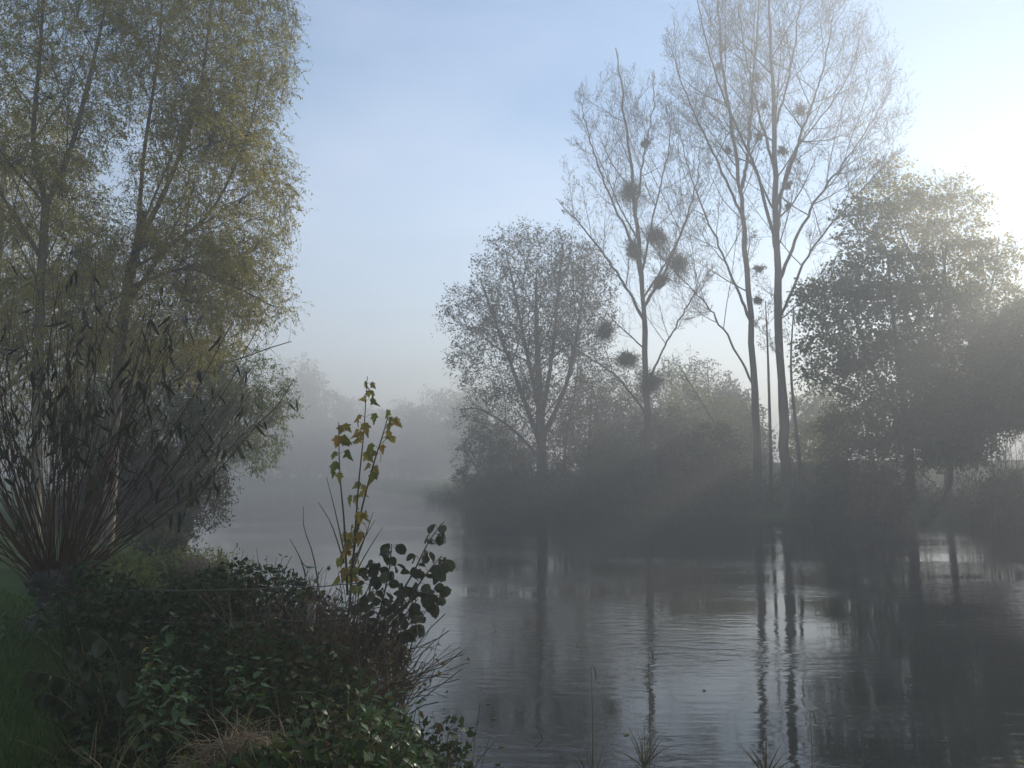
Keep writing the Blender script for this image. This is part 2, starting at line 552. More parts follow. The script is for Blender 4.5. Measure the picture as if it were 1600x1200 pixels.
# ------------------------------------------------------------------ trees
def levels(P0, R0, spec, env):
    """side branches level by level; every branch ends inside the crown outline"""
    out = []
    P, R = P0, R0
    for s in spec:
        pos, D, t, r, par = spawn(P, R, s['k'], s.get('t0', 0.2), s.get('t1', 0.98), s['ang'], s.get('asd', 0.12))
        el = env_len(pos, nrm(D), env)
        plen = np.linalg.norm(np.diff(P, axis=1), axis=2).sum(1)[par]
        if 'frac' in s:
            Ln = np.minimum(plen * s['frac'] * (1.1 - s.get('short', 0.6) * t), np.maximum(el * 1.05, plen * s['frac'] * 0.45)) * rng.uniform(0.6, 1.1, len(t))
        else:
            Ln = el * rng.uniform(s.get('emin', 0.75), 1.0, len(t))
        Ln = np.minimum(Ln, s.get('max', 99))
        keep = Ln > s.get('min', 0.05)
        pos, D, t, r, Ln = pos[keep], D[keep], t[keep], r[keep], Ln[keep]
        n = s.get('n', 6)
        C = grow(pos, D, Ln, n, s.get('trop', (0, 0, 1)), s.get('ts', 0.4), s.get('wig', 0.15))
        r0 = np.clip(np.minimum(r * s.get('rr', 0.5), Ln * s.get('rl', 0.014)), s.get('rmin', 0.003), 1)
        CR = r0[:, None] * np.linspace(1, s.get('tip', 0.35), n)[None]
        out.append((C, CR))
        P, R = C, CR
    return out


def leaf_on(P, k, t0=0.1, t1=1.0, ln=0.1, wd=0.05, jit=0.05, droop=0.5, dirk=0.6):
    pos, D, t, r, par = spawn(P, np.ones(P.shape[:2]), k, t0, t1, 0.9, 0.3)
    pos = pos + rng.normal(size=pos.shape) * jit
    d = nrm(D * dirk + rng.normal(size=D.shape) * 0.5 + A([0, 0, -droop]))
    n = len(pos)
    return leaves(pos, d, ln * rng.uniform(0.6, 1.2, n), wd * rng.uniform(0.6, 1.2, n))


def stack(*prs):
    return np.concatenate([p for p, r in prs]), np.concatenate([r for p, r in prs])


def deg(a):
    return math.radians(a)


def poplar(label, trunk_pts, r0, leaders, env, k1, t0=0.3, leafn=0, depth=None):
    base = trunk_pts[0]
    T = thing('poplar_tree', label, 'tree', base, 'tall bare poplars on the far bank')
    tp = stem(trunk_pts, r0, 0.04, 30, 0.7)
    tp[0][0, 1:-1] += rng.normal(size=(28, 3)) * A([0.05, 0.05, 0])
    tp[1][0] *= 1 + rng.normal(size=30) * 0.05
    tp[1][0, 0] *= 1.35
    obj('trunk', tubes(*tp, 9), M['poplar_bark'], T, True)
    P0, R0 = tp
    for pts, a, bb in leaders:
        lp = stem(pts, a, bb, 30, 0.9)
        lp[0][0, 1:-1] += rng.normal(size=(28, 3)) * 0.04
        obj('limb', tubes(*lp, 6), M['poplar_bark'], T, True)
        P0, R0 = stack((P0, R0), lp)
    ang = lambda t: deg(66) - deg(30) * t
    lv = levels(P0, R0, [
        dict(k=k1, t0=t0, t1=0.99, ang=ang, asd=0.12, emin=0.72, ts=0.5, wig=0.16, n=10, rr=0.5, rl=0.0095, min=0.4, tip=0.2),
        dict(k=14, t0=0.10, t1=0.98, ang=deg(40), frac=0.45, short=0.55, ts=0.4, wig=0.22, n=5, rr=0.5, rl=0.008, rmin=0.008),
        dict(k=6, t0=0.15, t1=1.0, ang=deg(42), frac=0.42, short=0.4, ts=0.35, wig=0.25, n=3, rr=0.6, rmin=0.009, max=1.2, tip=0.6),
        dict(k=3, t0=0.2, t1=1.0, ang=deg(45), frac=0.5, short=0.3, ts=0.3, wig=0.3, n=2, rr=0.7, rmin=0.008, max=0.5, tip=0.7),
    ], env)
    obj('branches', tubes(*lv[0], 5), M['poplar_bark'], T, True)
    obj('twigs', join(ribbons(*lv[1]), ribbons(*lv[2]), ribbons(*lv[3])), M['twig'], T)
    if leafn:
        P = lv[2][0]
        z = P[:, -1, 2]
        sel = P[(rng.random(len(P)) < 0.5) & (z < np.percentile(z, 60))][:leafn]
        obj('crown', leaf_on(sel, 1, 0.5, 1, 0.11, 0.09, 0.05, 0.8), M['alder_leaf'], T)
    return T


D3, D2, D1 = 52.0, 54.0, 57.0
poplar('tallest bare poplar, its straight trunk rising beside the leafy maple',
       [at(1232, 812, D3), at(1224, 640, D3), at(1214, 400, D3), at(1209, 200, D3), at(1203, 40, D3), at(1200, -85, D3)], 0.40,
       [([at(1214, 400, D3), at(1182, 270, D3 - 1), at(1130, 150, D3 - 1.5), at(1100, 50, D3 - 2), at(1085, -30, D3 - 2)], 0.12, 0.02),
        ([at(1212, 330, D3), at(1250, 215, D3 - 1), at(1285, 110, D3 - 1.5), at(1305, 5, D3 - 1.5)], 0.12, 0.02),
        ([at(1217, 440, D3), at(1270, 320, D3 + 1), at(1340, 225, D3 + 1.5), at(1392, 140, D3 + 2)], 0.12, 0.02),
        ([at(1218, 500, D3), at(1265, 395, D3 - 1), at(1335, 310, D3 - 1), at(1400, 240, D3 - 1)], 0.10, 0.018),
        ([at(1211, 270, D3), at(1180, 150, D3 + 1), at(1160, 60, D3 + 1.5), at(1150, -40, D3 + 1.5)], 0.10, 0.02),
        ([at(1209, 210, D3), at(1235, 110, D3 + 1), at(1250, 10, D3 + 1), at(1255, -60, D3 + 1)], 0.09, 0.02),
        ([at(1214, 380, D3), at(1235, 250, D3 + 2), at(1320, 130, D3 + 3), at(1350, 30, D3 + 3)], 0.10, 0.02)],
       [ell(1228, 170, D3, 205, 232, 150), ell(1225, 420, D3, 110, 230, 90)], 18, 0.26, 500)
poplar('bare poplar with trunk forking high, second from the leafy maple',
       [at(1186, 812, D2), at(1180, 620, D2), at(1166, 400, D2), at(1150, 250, D2), at(1128, 90, D2), at(1120, -60, D2)], 0.32,
       [([at(1156, 300, D2), at(1168, 250, D2), at(1178, 120, D2), at(1190, -40, D2)], 0.15, 0.04),
        ([at(1172, 500, D2), at(1130, 400, D2), at(1085, 290, D2), at(1060, 200, D2)], 0.10, 0.02),
        ([at(1160, 340, D2), at(1110, 230, D2), at(1070, 140, D2), at(1045, 60, D2)], 0.10, 0.02),
        ([at(1176, 600, D2), at(1120, 500, D2), at(1070, 440, D2), at(1030, 400, D2)], 0.08, 0.02)],
       [ell(1130, 140, D2, 112, 205, 100), ell(1105, 400, D2, 100, 190, 90)], 16, 0.26, 700)
poplar('bare poplar hung with big mistletoe balls, standing nearest the round alder',
       [at(1018, 806, D1), at(1010, 620, D1), at(1004, 440, D1), at(990, 300, D1), at(976, 180, D1), at(962, 75, D1)], 0.31,
       [([at(1006, 500, D1), at(960, 420, D1), at(905, 350, D1), at(868, 310, D1)], 0.12, 0.02),
        ([at(1006, 480, D1), at(1050, 400, D1), at(1085, 300, D1), at(1095, 220, D1)], 0.12, 0.02),
        ([at(1012, 650, D1), at(960, 585, D1), at(900, 545, D1), at(862, 500, D1)], 0.10, 0.02),
        ([at(994, 330, D1), at(1005, 250, D1), at(1020, 170, D1), at(1022, 110, D1)], 0.10, 0.02),
        ([at(1000, 400, D1), at(950, 300, D1), at(920, 210, D1), at(905, 150, D1)], 0.10, 0.02),
        ([at(1002, 430, D1), at(1025, 320, D1), at(1045, 230, D1), at(1050, 160, D1)], 0.09, 0.02),
        ([at(1010, 600, D1), at(1050, 520, D1), at(1085, 460, D1), at(1110, 420, D1)], 0.08, 0.02)],
       [ell(968, 275, D1, 98, 208, 90), ell(985, 450, D1, 138, 190, 110), ell(1070, 330, D1, 62, 165, 60)], 13, 0.2, 700)
# thin young trunks beside the poplars
for k, (pts, r, lab) in enumerate([
        ([at(1206, 806, 55), at(1204, 700, 55), at(1200, 560, 55), at(1196, 470, 55)], 0.15, 'thin straight young trunk standing between the two tallest poplars'),
        ([at(1258, 806, 53), at(1246, 690, 53), at(1236, 580, 53), at(1240, 480, 53)], 0.16, 'thin leaning young trunk close beside the tallest poplar'),
        ([at(1165, 806, 60), at(1130, 690, 60), at(1085, 610, 60), at(1060, 570, 60)], 0.10, 'slender sapling leaning away from the forked poplar'),
        ([at(880, 800, 63), at(884, 690, 63), at(900, 600, 63), at(905, 540, 63)], 0.12, 'slender young tree growing between the alder and the mistletoe poplar')]):
    T = thing('young_tree', lab, 'tree', pts[0])
    tp = stem(pts, r, 0.03, 14)
    obj('trunk', tubes(*tp, 6), M['poplar_bark'], T, True)
    lv = levels(*tp, [dict(k=16, t0=0.35, ang=deg(50), emin=0.5, max=2.2, n=6, ts=0.5), dict(k=8, ang=deg(45), frac=0.5, n=4, rmin=0.005)],
                [(pts[-1], A([1.8, 1.8, 3.5]))])
    obj('twigs', join(tubes(*lv[0], 3), tubes(*lv[1], 3)), M['twig'], T)
    obj('crown', leaf_on(lv[1][0], 3, 0.2, 1, 0.13, 0.10, 0.08), M['bush_leaf'], T)


def clump_noise(P, scale, flat=1.0):
    k = nrm(rng.normal(size=(7, 3))) * (2 * math.pi / scale) * rng.uniform(0.6, 1.5, (7, 1)) * A([1, 1, 1 / flat])
    return np.sin(P @ k.T + rng.random(7) * 6.28).sum(1) / 2.0


def nearest(Pt, nodes):
    idx = np.empty(len(Pt), int)
    nn = (nodes ** 2).sum(1)
    for a_ in range(0, len(Pt), 800):
        q = Pt[a_:a_ + 800]
        idx[a_:a_ + 800] = np.argmin(nn[None] - 2 * q @ nodes.T, 1)
    return idx


def fill(nodes, env, nspray, per, spray, ln, wd, gap=-0.5, gscale=3.0, flat=1.0, droop=0.5, jit=0.03, reach=2.5, shell=0.5, tr=0.006, fold=0.2, zmin=None):
    """leaf sprays spread through the crown, each joined to the nearest branch by a twig"""
    vol = A([a_.prod() for c, a_ in env])
    pts = []
    pick = rng.choice(len(env), nspray * 3, p=vol / vol.sum())
    u = nrm(rng.normal(size=(len(pick), 3))) * (rng.random((len(pick), 1)) ** (1 / 3))
    keep = rng.random(len(pick)) < (1 - shell) + shell * np.linalg.norm(u, axis=1) ** 2
    C = A([env[q][0] for q in pick])
    S = A([env[q][1] for q in pick])
    P = (C + u * S)[keep]
    P = P[clump_noise(P, gscale, flat) > gap]
    if zmin is not None:
        P = P[P[:, 2] > zmin]
    P = P[:nspray]
    nd = nodes[nearest(P, nodes)]
    v = P - nd
    dist = np.linalg.norm(v, axis=1)
    k = dist < reach
    P, nd, v, dist = P[k], nd[k], v[k], dist[k]
    tw = np.stack([nd, nd + v * 0.5 + A([0, 0, 1]) * dist[:, None] * 0.12, P], 1)
    sp = grow(P, nrm(v) * 0.8 + rng.normal(size=v.shape) * 0.45, spray * rng.uniform(0.6, 1.2, len(P)), 4, (0, 0, -1), droop, 0.3)
    tip = A([1, 0.8, 0.6, 0.45])
    g = join(ribbons(tw, tr * np.ones((len(tw), 1)) * (1.3 - 0.5 * np.linspace(0, 1, 3))[None]), ribbons(sp[:, ::3], tr * 0.6 * np.ones((len(sp), 1)) * tip[None, ::3]))
    lf = leaf_on(sp, per, 0.0, 1.0, ln, wd, jit, droop, 0.8)
    return g, lf


def broadleaf(name, label, cat, trunk_pts, r0, limbs, env, leafm, barkm, spec, leaf, group=None, sides=8, r1=0.05):
    T = thing(name, label, cat, trunk_pts[0], group)
    tp = stem(trunk_pts, r0, r1, 16, 0.9)
    obj('trunk', tubes(*tp, sides), barkm, T, True)
    P0, R0 = tp
    for pts, a, bb in limbs:
        lp = stem(pts, a, bb, 16, 0.9)
        obj('limb', tubes(*lp, 6), barkm, T, True)
        P0, R0 = stack((P0, R0), lp)
    lv = levels(P0, R0, spec, env)
    obj('branches', join(*[tubes(p_, r_, 5 if q == 0 else 3) for q, (p_, r_) in enumerate(lv)]), barkm, T, True)
    nodes = np.concatenate([p_[:, 1:].reshape(-1, 3) for p_, r_ in lv])
    g, lf = fill(nodes, env, **leaf)
    obj('twigs', g, M['twig'], T)
    obj('crown', lf, leafm, T)
    return T


# round alder
DA = 62.0
broadleaf('alder_tree', 'round spreading alder with thin brown leaves, hazy, reaching over the far bank', 'tree',
          [at(848, 800, DA), at(846, 700, DA), at(842, 600, DA), at(838, 500, DA), at(838, 420, DA)], 0.50,
          [([at(846, 700, DA), at(810, 600, DA), at(780, 520, DA - 1), at(752, 440, DA - 1)], 0.22, 0.05),
           ([at(845, 690, DA), at(885, 600, DA), at(905, 500, DA), at(915, 410, DA)], 0.22, 0.05),
           ([at(845, 650, DA), at(825, 560, DA + 1), at(805, 460, DA + 1), at(790, 390, DA + 1)], 0.2, 0.05),
           ([at(845, 660, DA), at(862, 560, DA - 1), at(872, 460, DA - 1), at(880, 380, DA - 1)], 0.2, 0.05),
           ([at(847, 720, DA), at(800, 670, DA), at(750, 640, DA), at(718, 640, DA)], 0.16, 0.04)],
          [ell(830, 450, DA, 98, 105, 100), ell(742, 492, DA, 58, 52, 60), ell(780, 560, DA, 78, 70, 80), ell(905, 470, DA, 62, 95, 80), ell(880, 590, DA, 80, 90, 80), ell(800, 665, DA, 85, 70, 80), ell(775, 735, DA, 60, 45, 60)],
          M['alder_leaf'], M['dark_bark'],
          [dict(k=13, t0=0.2, ang=lambda t: deg(62) - deg(25) * t, emin=0.6, ts=0.45, wig=0.3, n=8, rr=0.45, rl=0.012, min=0.3),
           dict(k=12, t0=0.2, ang=deg(45), frac=0.5, ts=0.2, wig=0.35, n=5, rr=0.5, rmin=0.013)],
          dict(nspray=4700, per=8, spray=0.95, ln=0.17, wd=0.13, gap=0.0, gscale=2.3, droop=0.3, jit=0.10, reach=2.4, shell=0.75, tr=0.010))

# leafy maple and the trees beside it
DM = 50.0
maple_spec = [dict(k=16, t0=0.12, ang=lambda t: deg(78) - deg(38) * t, emin=0.7, ts=0.25, wig=0.25, n=8, rr=0.42, rl=0.011, min=0.3),
              dict(k=9, t0=0.25, ang=deg(48), frac=0.45, ts=0.1, wig=0.3, n=5, rr=0.5, rmin=0.009)]
maple_leaf = dict(nspray=4000, per=10, spray=0.95, ln=0.21, wd=0.19, gap=0.15, gscale=1.9, flat=0.6, droop=0.3, jit=0.13, reach=2.2, shell=0.5, tr=0.009)
broadleaf('maple_tree', 'big dark green leafy maple standing right beside the tallest poplar', 'tree',
          [at(1424, 812, DM), at(1420, 700, DM), at(1408, 600, DM), at(1396, 500, DM), at(1388, 410, DM)], 0.34,
          [([at(1420, 690, DM), at(1370, 590, DM), at(1330, 480, DM), at(1310, 420, DM)], 0.16, 0.04),
           ([at(1420, 680, DM), at(1450, 560, DM), at(1470, 460, DM), at(1480, 380, DM)], 0.16, 0.04)],
          [ell(1350, 345, DM, 45, 45, 50), ell(1380, 430, DM, 85, 52, 70), ell(1310, 470, DM, 68, 55, 70), ell(1300, 560, DM, 58, 52, 60), ell(1440, 500, DM, 90, 65, 80), ell(1385, 575, DM, 85, 60, 80), ell(1480, 590, DM, 70, 55, 70), ell(1400, 670, DM, 115, 62, 90), ell(1330, 690, DM, 62, 45, 60)],
          M['maple_leaf'], M['dark_bark'], maple_spec, maple_leaf)
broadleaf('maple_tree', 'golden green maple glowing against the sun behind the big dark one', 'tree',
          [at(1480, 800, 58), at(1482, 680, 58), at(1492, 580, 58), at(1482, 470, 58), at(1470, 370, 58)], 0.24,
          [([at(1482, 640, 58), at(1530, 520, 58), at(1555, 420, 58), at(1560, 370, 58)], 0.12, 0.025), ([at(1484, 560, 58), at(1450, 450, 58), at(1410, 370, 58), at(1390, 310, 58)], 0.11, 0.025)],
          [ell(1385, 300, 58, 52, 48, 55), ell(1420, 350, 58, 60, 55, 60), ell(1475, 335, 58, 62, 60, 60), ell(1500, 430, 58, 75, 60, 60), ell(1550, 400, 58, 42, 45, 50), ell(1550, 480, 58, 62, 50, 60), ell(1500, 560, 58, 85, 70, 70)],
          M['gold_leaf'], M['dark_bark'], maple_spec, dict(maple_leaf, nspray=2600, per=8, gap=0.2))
broadleaf('field_tree', 'dense dark tree cut off by the frame edge beside the maple', 'tree',
          [at(1640, 812, 46), at(1638, 700, 46), at(1630, 600, 46), at(1625, 500, 46)], 0.3, [],
          [ell(1628, 570, 46, 105, 105, 90), ell(1580, 600, 46, 62, 70, 60)],
          M['maple_leaf'], M['dark_bark'], maple_spec, dict(maple_leaf, nspray=3000, gap=-0.8))
broadleaf('young_maple', 'small dark tree with curved trunk at the meadow under the maple', 'tree',
          [at(1462, 800, 49), at(1484, 760, 49), at(1485, 700, 49), at(1482, 640, 49), at(1478, 600, 49)], 0.17, [],
          [ell(1485, 665, 49, 66, 60, 60)],
          M['maple_leaf'], M['dark_bark'], maple_spec, dict(maple_leaf, nspray=1100, gap=-0.7), r1=0.04)

# golden willows on the near bank
DWA, DWB = 20.0, 22.5
wspec = [dict(k=17, t0=0.22, t1=0.98, ang=lambda t: deg(58) - deg(22) * t, emin=0.7, ts=0.3, wig=0.25, n=9, rr=0.42, rl=0.010, min=0.3, tip=0.25),
         dict(k=10, t0=0.12, ang=deg(42), frac=0.45, ts=0.0, wig=0.3, n=6, rr=0.5, rmin=0.004)]
wleaf = dict(nspray=7000, per=14, spray=0.55, ln=0.095, wd=0.021, gap=-0.45, gscale=1.7, flat=0.8, droop=0.55, jit=0.012, reach=1.6, shell=0.45, tr=0.0035)
broadleaf('willow_tree', 'golden willow with sunlit forked trunk at the frame edge', 'tree',
          [at(52, 905, DWA), at(58, 700, DWA), at(62, 480, DWA), at(72, 315, DWA)], 0.14,
          [([at(72, 320, DWA), at(52, 220, DWA), at(62, 90, DWA), at(70, -80, DWA), at(60, -200, DWA)], 0.075, 0.015),
           ([at(72, 320, DWA), at(105, 250, DWA), at(140, 120, DWA), at(170, -20, DWA), at(185, -160, DWA)], 0.08, 0.015),
           ([at(62, 400, DWA), at(20, 330, DWA), at(-40, 250, DWA)], 0.06, 0.015)],
          [ell(75, 60, DWA, 140, 270, 150), ell(40, 420, DWA, 150, 210, 140)],
          M['willow_leaf'], M['willow_bark'], wspec, dict(wleaf, nspray=6200, gap=-0.5, ln=0.105, wd=0.027), r1=0.10, group='golden willows on the near bank')
broadleaf('willow_tree', 'tall golden willow whose feathery crown ends against open sky', 'tree',
          [at(165, 890, DWB), at(180, 650, DWB), at(195, 480, DWB), at(215, 380, DWB), at(225, 330, DWB)], 0.19,
          [([at(215, 385, DWB), at(270, 270, DWB), at(310, 150, DWB), at(330, 0, DWB), at(335, -150, DWB)], 0.08, 0.015),
           ([at(195, 480, DWB), at(260, 390, DWB), at(330, 330, DWB), at(385, 215, DWB), at(410, 100, DWB)], 0.07, 0.015),
           ([at(200, 450, DWB), at(290, 420, DWB), at(370, 450, DWB), at(430, 480, DWB)], 0.06, 0.015),
           ([at(215, 380, DWB), at(225, 240, DWB), at(250, 60, DWB), at(255, -120, DWB)], 0.07, 0.015)],
          [ell(325, 40, DWB, 145, 240, 150), ell(335, 300, DWB, 132, 180, 130), ell(250, 470, DWB, 160, 130, 130), ell(370, 450, DWB, 95, 85, 90)],
          M['willow_leaf'], M['willow_bark'], wspec, dict(wleaf, nspray=11500, ln=0.11, wd=0.028, gap=-0.9), r1=0.10, group='golden willows on the near bank')
broadleaf('willow_tree', 'paler willow standing behind the forked golden one, low crown', 'tree',
          [at(-30, 860, 33), at(-20, 600, 33), at(0, 380, 33), at(10, 200, 33)], 0.3,
          [([at(-10, 500, 33), at(80, 420, 33), at(130, 330, 33)], 0.12, 0.03), ([at(-20, 640, 33), at(60, 560, 33), at(150, 520, 33), at(210, 500, 33)], 0.12, 0.03)],
          [ell(0, 340, 33, 150, 210, 150), ell(120, 590, 33, 170, 180, 120)],
          M['willow_leaf'], M['willow_bark'], wspec, dict(wleaf, nspray=5400, per=10, spray=0.8, ln=0.16, wd=0.045, gscale=2.5, reach=2.6, gap=-0.8), group='golden willows on the near bank')
broadleaf('willow_tree', 'low grey green willow arching over the misty water below the tall one', 'tree',
          [at(270, 850, 29), at(300, 740, 29), at(350, 650, 29), at(385, 580, 29)], 0.18,
          [([at(300, 740, 29), at(360, 690, 29), at(420, 660, 29)], 0.09, 0.02), ([at(280, 800, 29), at(250, 700, 29), at(210, 620, 29)], 0.09, 0.02)],
          [ell(365, 640, 29, 92, 105, 90), ell(240, 650, 29, 150, 140, 110)],
          M['willow_leaf_green'], M['willow_bark'], wspec, dict(wleaf, nspray=5200, per=11, ln=0.14, wd=0.040, gscale=2.2, reach=2.2, gap=-0.7), group='golden willows on the near bank')
broadleaf('overhanging_bush', 'dark shaded bush leaning out over the water below the low willow', 'bush',
          [at(240, 850, 27), at(260, 800, 27), at(290, 770, 27), at(320, 760, 27)], 0.10, [],
          [ell(285, 775, 27, 72, 62, 80), ell(200, 780, 27, 110, 80, 80)],
          M['bush_leaf'], M['dark_bark'],
          [dict(k=22, t0=0.15, ang=deg(60), emin=0.7, ts=-0.2, wig=0.4, n=6), dict(k=10, ang=deg(45), frac=0.5, n=5, ts=-0.2, rmin=0.004)],
          dict(nspray=2200, per=10, spray=0.4, ln=0.11, wd=0.06, gap=-0.5, gscale=1.5, droop=0.5, jit=0.05, reach=2.2, tr=0.004))

# far trees lost in the mist where the river bends away
FAR = [(386, 205, 606, 52, 0), (420, 212, 584, 48, 0), (452, 222, 560, 42, 0), (480, 228, 562, 26, 1), (512, 236, 606, 36, 0), (545, 250, 622, 36, 0), (578, 270, 634, 34, 0), (606, 285, 640, 34, 0),
       (630, 245, 622, 42, 0), (652, 225, 640, 40, 0), (680, 220, 604, 48, 0), (715, 205, 598, 50, 0), (748, 165, 612, 50, 0)]
ORD = ['first', 'second', 'third', 'fourth', 'fifth', 'sixth', 'seventh', 'eighth', 'ninth', 'tenth', 'eleventh', 'twelfth', 'thirteenth']


def soft_tree(name, lab, cat, grp, px, d, top, w, lm, nspray, per, ln, wd, gap=-0.4, z0=None):
    c = at(px, 770, d)
    g = max(float(ground_z(c[0], c[1])), 0.2)
    base = A([c[0], c[1], g - 0.2])
    tip = at(px, top, d)
    H = tip[2] - base[2]
    T = thing(name, lab, cat, base, grp)
    tp = stem([base, (base + tip) / 2 + A([rng.normal() * 0.4, 0, 0]), tip - A([0, 0, 0.6])], 0.24, 0.03, 10)
    obj('trunk', tubes(*tp, 6), M['dark_bark'], T, True)
    wm = w * ppm(d)
    env = [(base + A([0, 0, H * 0.55]), A([wm, wm, H * 0.46])), (base + A([wm * 0.3, 0, H * 0.3]), A([wm, wm, H * 0.32]))]
    lv = levels(*tp, [dict(k=26, t0=0.08, ang=deg(50), emin=0.6, n=5, ts=0.4, wig=0.3), dict(k=6, ang=deg(45), frac=0.45, n=4, wig=0.3, rmin=0.010)], env)
    obj('branches', join(tubes(*lv[0], 3), ribbons(*lv[1])), M['dark_bark'], T)
    nodes = np.concatenate([p_[:, 1:].reshape(-1, 3) for p_, r_ in lv])
    g_, lf = fill(nodes, env, nspray, per, 0.9, ln, wd, gap, max(3.0, wm * 0.8), 1.0, 0.3, 0.02 * H, max(3.0, wm), 0.6, 0.012)
    obj('twigs', g_, M['twig'], T)
    obj('crown', lf, M[lm], T)


for k, (px, d, top, w, conifer) in enumerate(FAR):
    lab = ORD[k] + ' faint misty tree from the low willow, where the river bends away' if not conifer else 'faint narrow pointed tree in the mist beside the low willow'
    soft_tree('misty_tree', lab, 'tree', 'far trees lost in the mist', px, d, top, w, 'far_leaf', 650, 7, 0.85, 0.6)
# hazy trees on the meadow behind the far bank
for px, d, top, w, lab in [(925, 82, 585, 45, 'hazy tree filling the gap behind alder and mistletoe poplar'), (975, 90, 570, 50, 'hazy tree right behind the mistletoe poplar trunk'),
                           (1050, 84, 575, 52, 'hazy yellowish tree behind the gap after the mistletoe poplar'), (1105, 92, 560, 48, 'hazy tree behind the gap before the forked poplar'),
                           (1150, 80, 600, 42, 'hazy low tree behind the forked poplar trunk'), (1280, 78, 600, 40, 'hazy tree behind the gap between tallest poplar and maple')]:
    soft_tree('hazy_tree', lab, 'tree', 'hazy trees behind the far bank', px, d, top, w, 'willow_leaf_green' if 'yellow' in lab or 'maple' in lab else 'far_leaf', 1000, 7, 0.30, 0.24)

# unseen trees added behind the viewpoint to shade the undergrowth
for (x, y), h, w, lab in [((-4.5, -8.0), 13, 4.6, 'unseen broad tree added for shade behind the viewpoint, lawn side'), ((0.2, -7.0), 14, 4.8, 'unseen broad tree added for shade behind the viewpoint, water side')]:
    base = A([x, y, float(ground_z(x, y)) - 0.1])
    broadleaf('added_shade_tree', lab, 'tree', [base, base + A([0.1, 0.1, h * 0.4]), base + A([0.2, 0, h * 0.85])], 0.3, [],
              [(base + A([0, 0.8, h * 0.68]), A([w, w * 1.1, h * 0.30]))], M['bush_leaf'], M['dark_bark'], maple_spec,
              dict(nspray=1000, per=9, spray=0.7, ln=0.28, wd=0.20, gap=-0.9, gscale=3.0, droop=0.4, jit=0.2, reach=3.5, tr=0.008))

# bushes along the far bank
BUSH = [(770, 64, 660, 60, 'hazy low bush under the overhanging edge of the alder', 'bush_leaf'),
        (800, 66, 700, 50, 'dim bush at the water edge in front of the alder trunk', 'bush_leaf'),
        (905, 64, 640, 55, 'tall grey bush right of the alder trunk', 'brown_bush_leaf'),
        (955, 61, 690, 46, 'dark bush between the alder and the mistletoe poplar', 'bush_leaf'),
        (985, 66, 610, 50, 'pale leafy bush behind the foot of the mistletoe poplar', 'bush_leaf'),
        (1045, 60, 640, 45, 'olive bush just right of the mistletoe poplar', 'brown_bush_leaf'),
        (1088, 64, 585, 55, 'tall yellowish bush between the mistletoe poplar and the forked poplar', 'willow_leaf_green'),
        (1120, 56, 660, 50, 'dark bush left of the forked poplar trunk', 'bush_leaf'),
        (1150, 68, 620, 48, 'pale bush seen behind the forked poplar trunk', 'willow_leaf_green'),
        (1268, 58, 660, 42, 'thin leafy bush filling the gap beside the tallest poplar', 'willow_leaf_green'),
        (1310, 50, 715, 40, 'dark green bush at the foot of the maple, poplar side', 'bush_leaf'),
        (1376, 47, 728, 38, 'rounded brown bush in front of the maple trunk', 'brown_bush_leaf'),
        (1590, 44, 735, 55, 'dark brushy bush by the water at the frame edge', 'brown_bush_leaf'),
        (870, 60, 735, 48, 'low dark bush at the alder foot by the water', 'bush_leaf'),
        (1010, 57, 735, 50, 'low dark bush covering the mistletoe poplar foot', 'bush_leaf')]
for px, d, top, w, lab, lm in BUSH:
    c = at(px, 780, d)
    g = max(float(ground_z(c[0], c[1])), 0.1)
    base = A([c[0], c[1], g - 0.1])
    tip = at(px, top, d)
    H = max(tip[2] - base[2], 1.0)
    wm = w * ppm(d)
    T = thing('bush', lab, 'bush', base, 'bushes along the far bank')
    n = 9
    ang = rng.random(n) * 6.28
    S = base + np.stack([np.cos(ang) * 0.3, np.sin(ang) * 0.3, 0 * ang], -1)
    Dn = nrm(np.stack([np.cos(ang) * 0.55, np.sin(ang) * 0.55, np.ones(n)], -1))
    env = [(base + A([0, 0, H * 0.5]), A([wm, wm, H * 0.52]))]
    P = grow(S, Dn, np.full(n, H * 0.85), 10, (0, 0, 1), 0.3, 0.3)
    R = np.full((n, 1), 0.035) * np.linspace(1, 0.3, 10)[None]
    obj('stems', tubes(P, R, 4), M['dark_bark'], T)
    lv = levels(P, R, [dict(k=9, t0=0.08, ang=deg(55), emin=0.4, max=1.6, n=5, wig=0.35, ts=0.2, rmin=0.008)], env)
    nodes = np.concatenate([P[:, 1:].reshape(-1, 3), lv[0][0][:, 1:].reshape(-1, 3)])
    g_, lf = fill(nodes, env + [(base + A([0, 0, H * 0.25]), A([wm * 1.15, wm, H * 0.27]))], 950, 8, 0.5, 0.18, 0.14, -0.7, 2.0, 0.8, 0.3, 0.10, 2.0, 0.6, 0.008)
    obj('twigs', join(tubes(*lv[0], 3), g_), M['twig'], T)
    obj('crown', lf, M[lm], T)

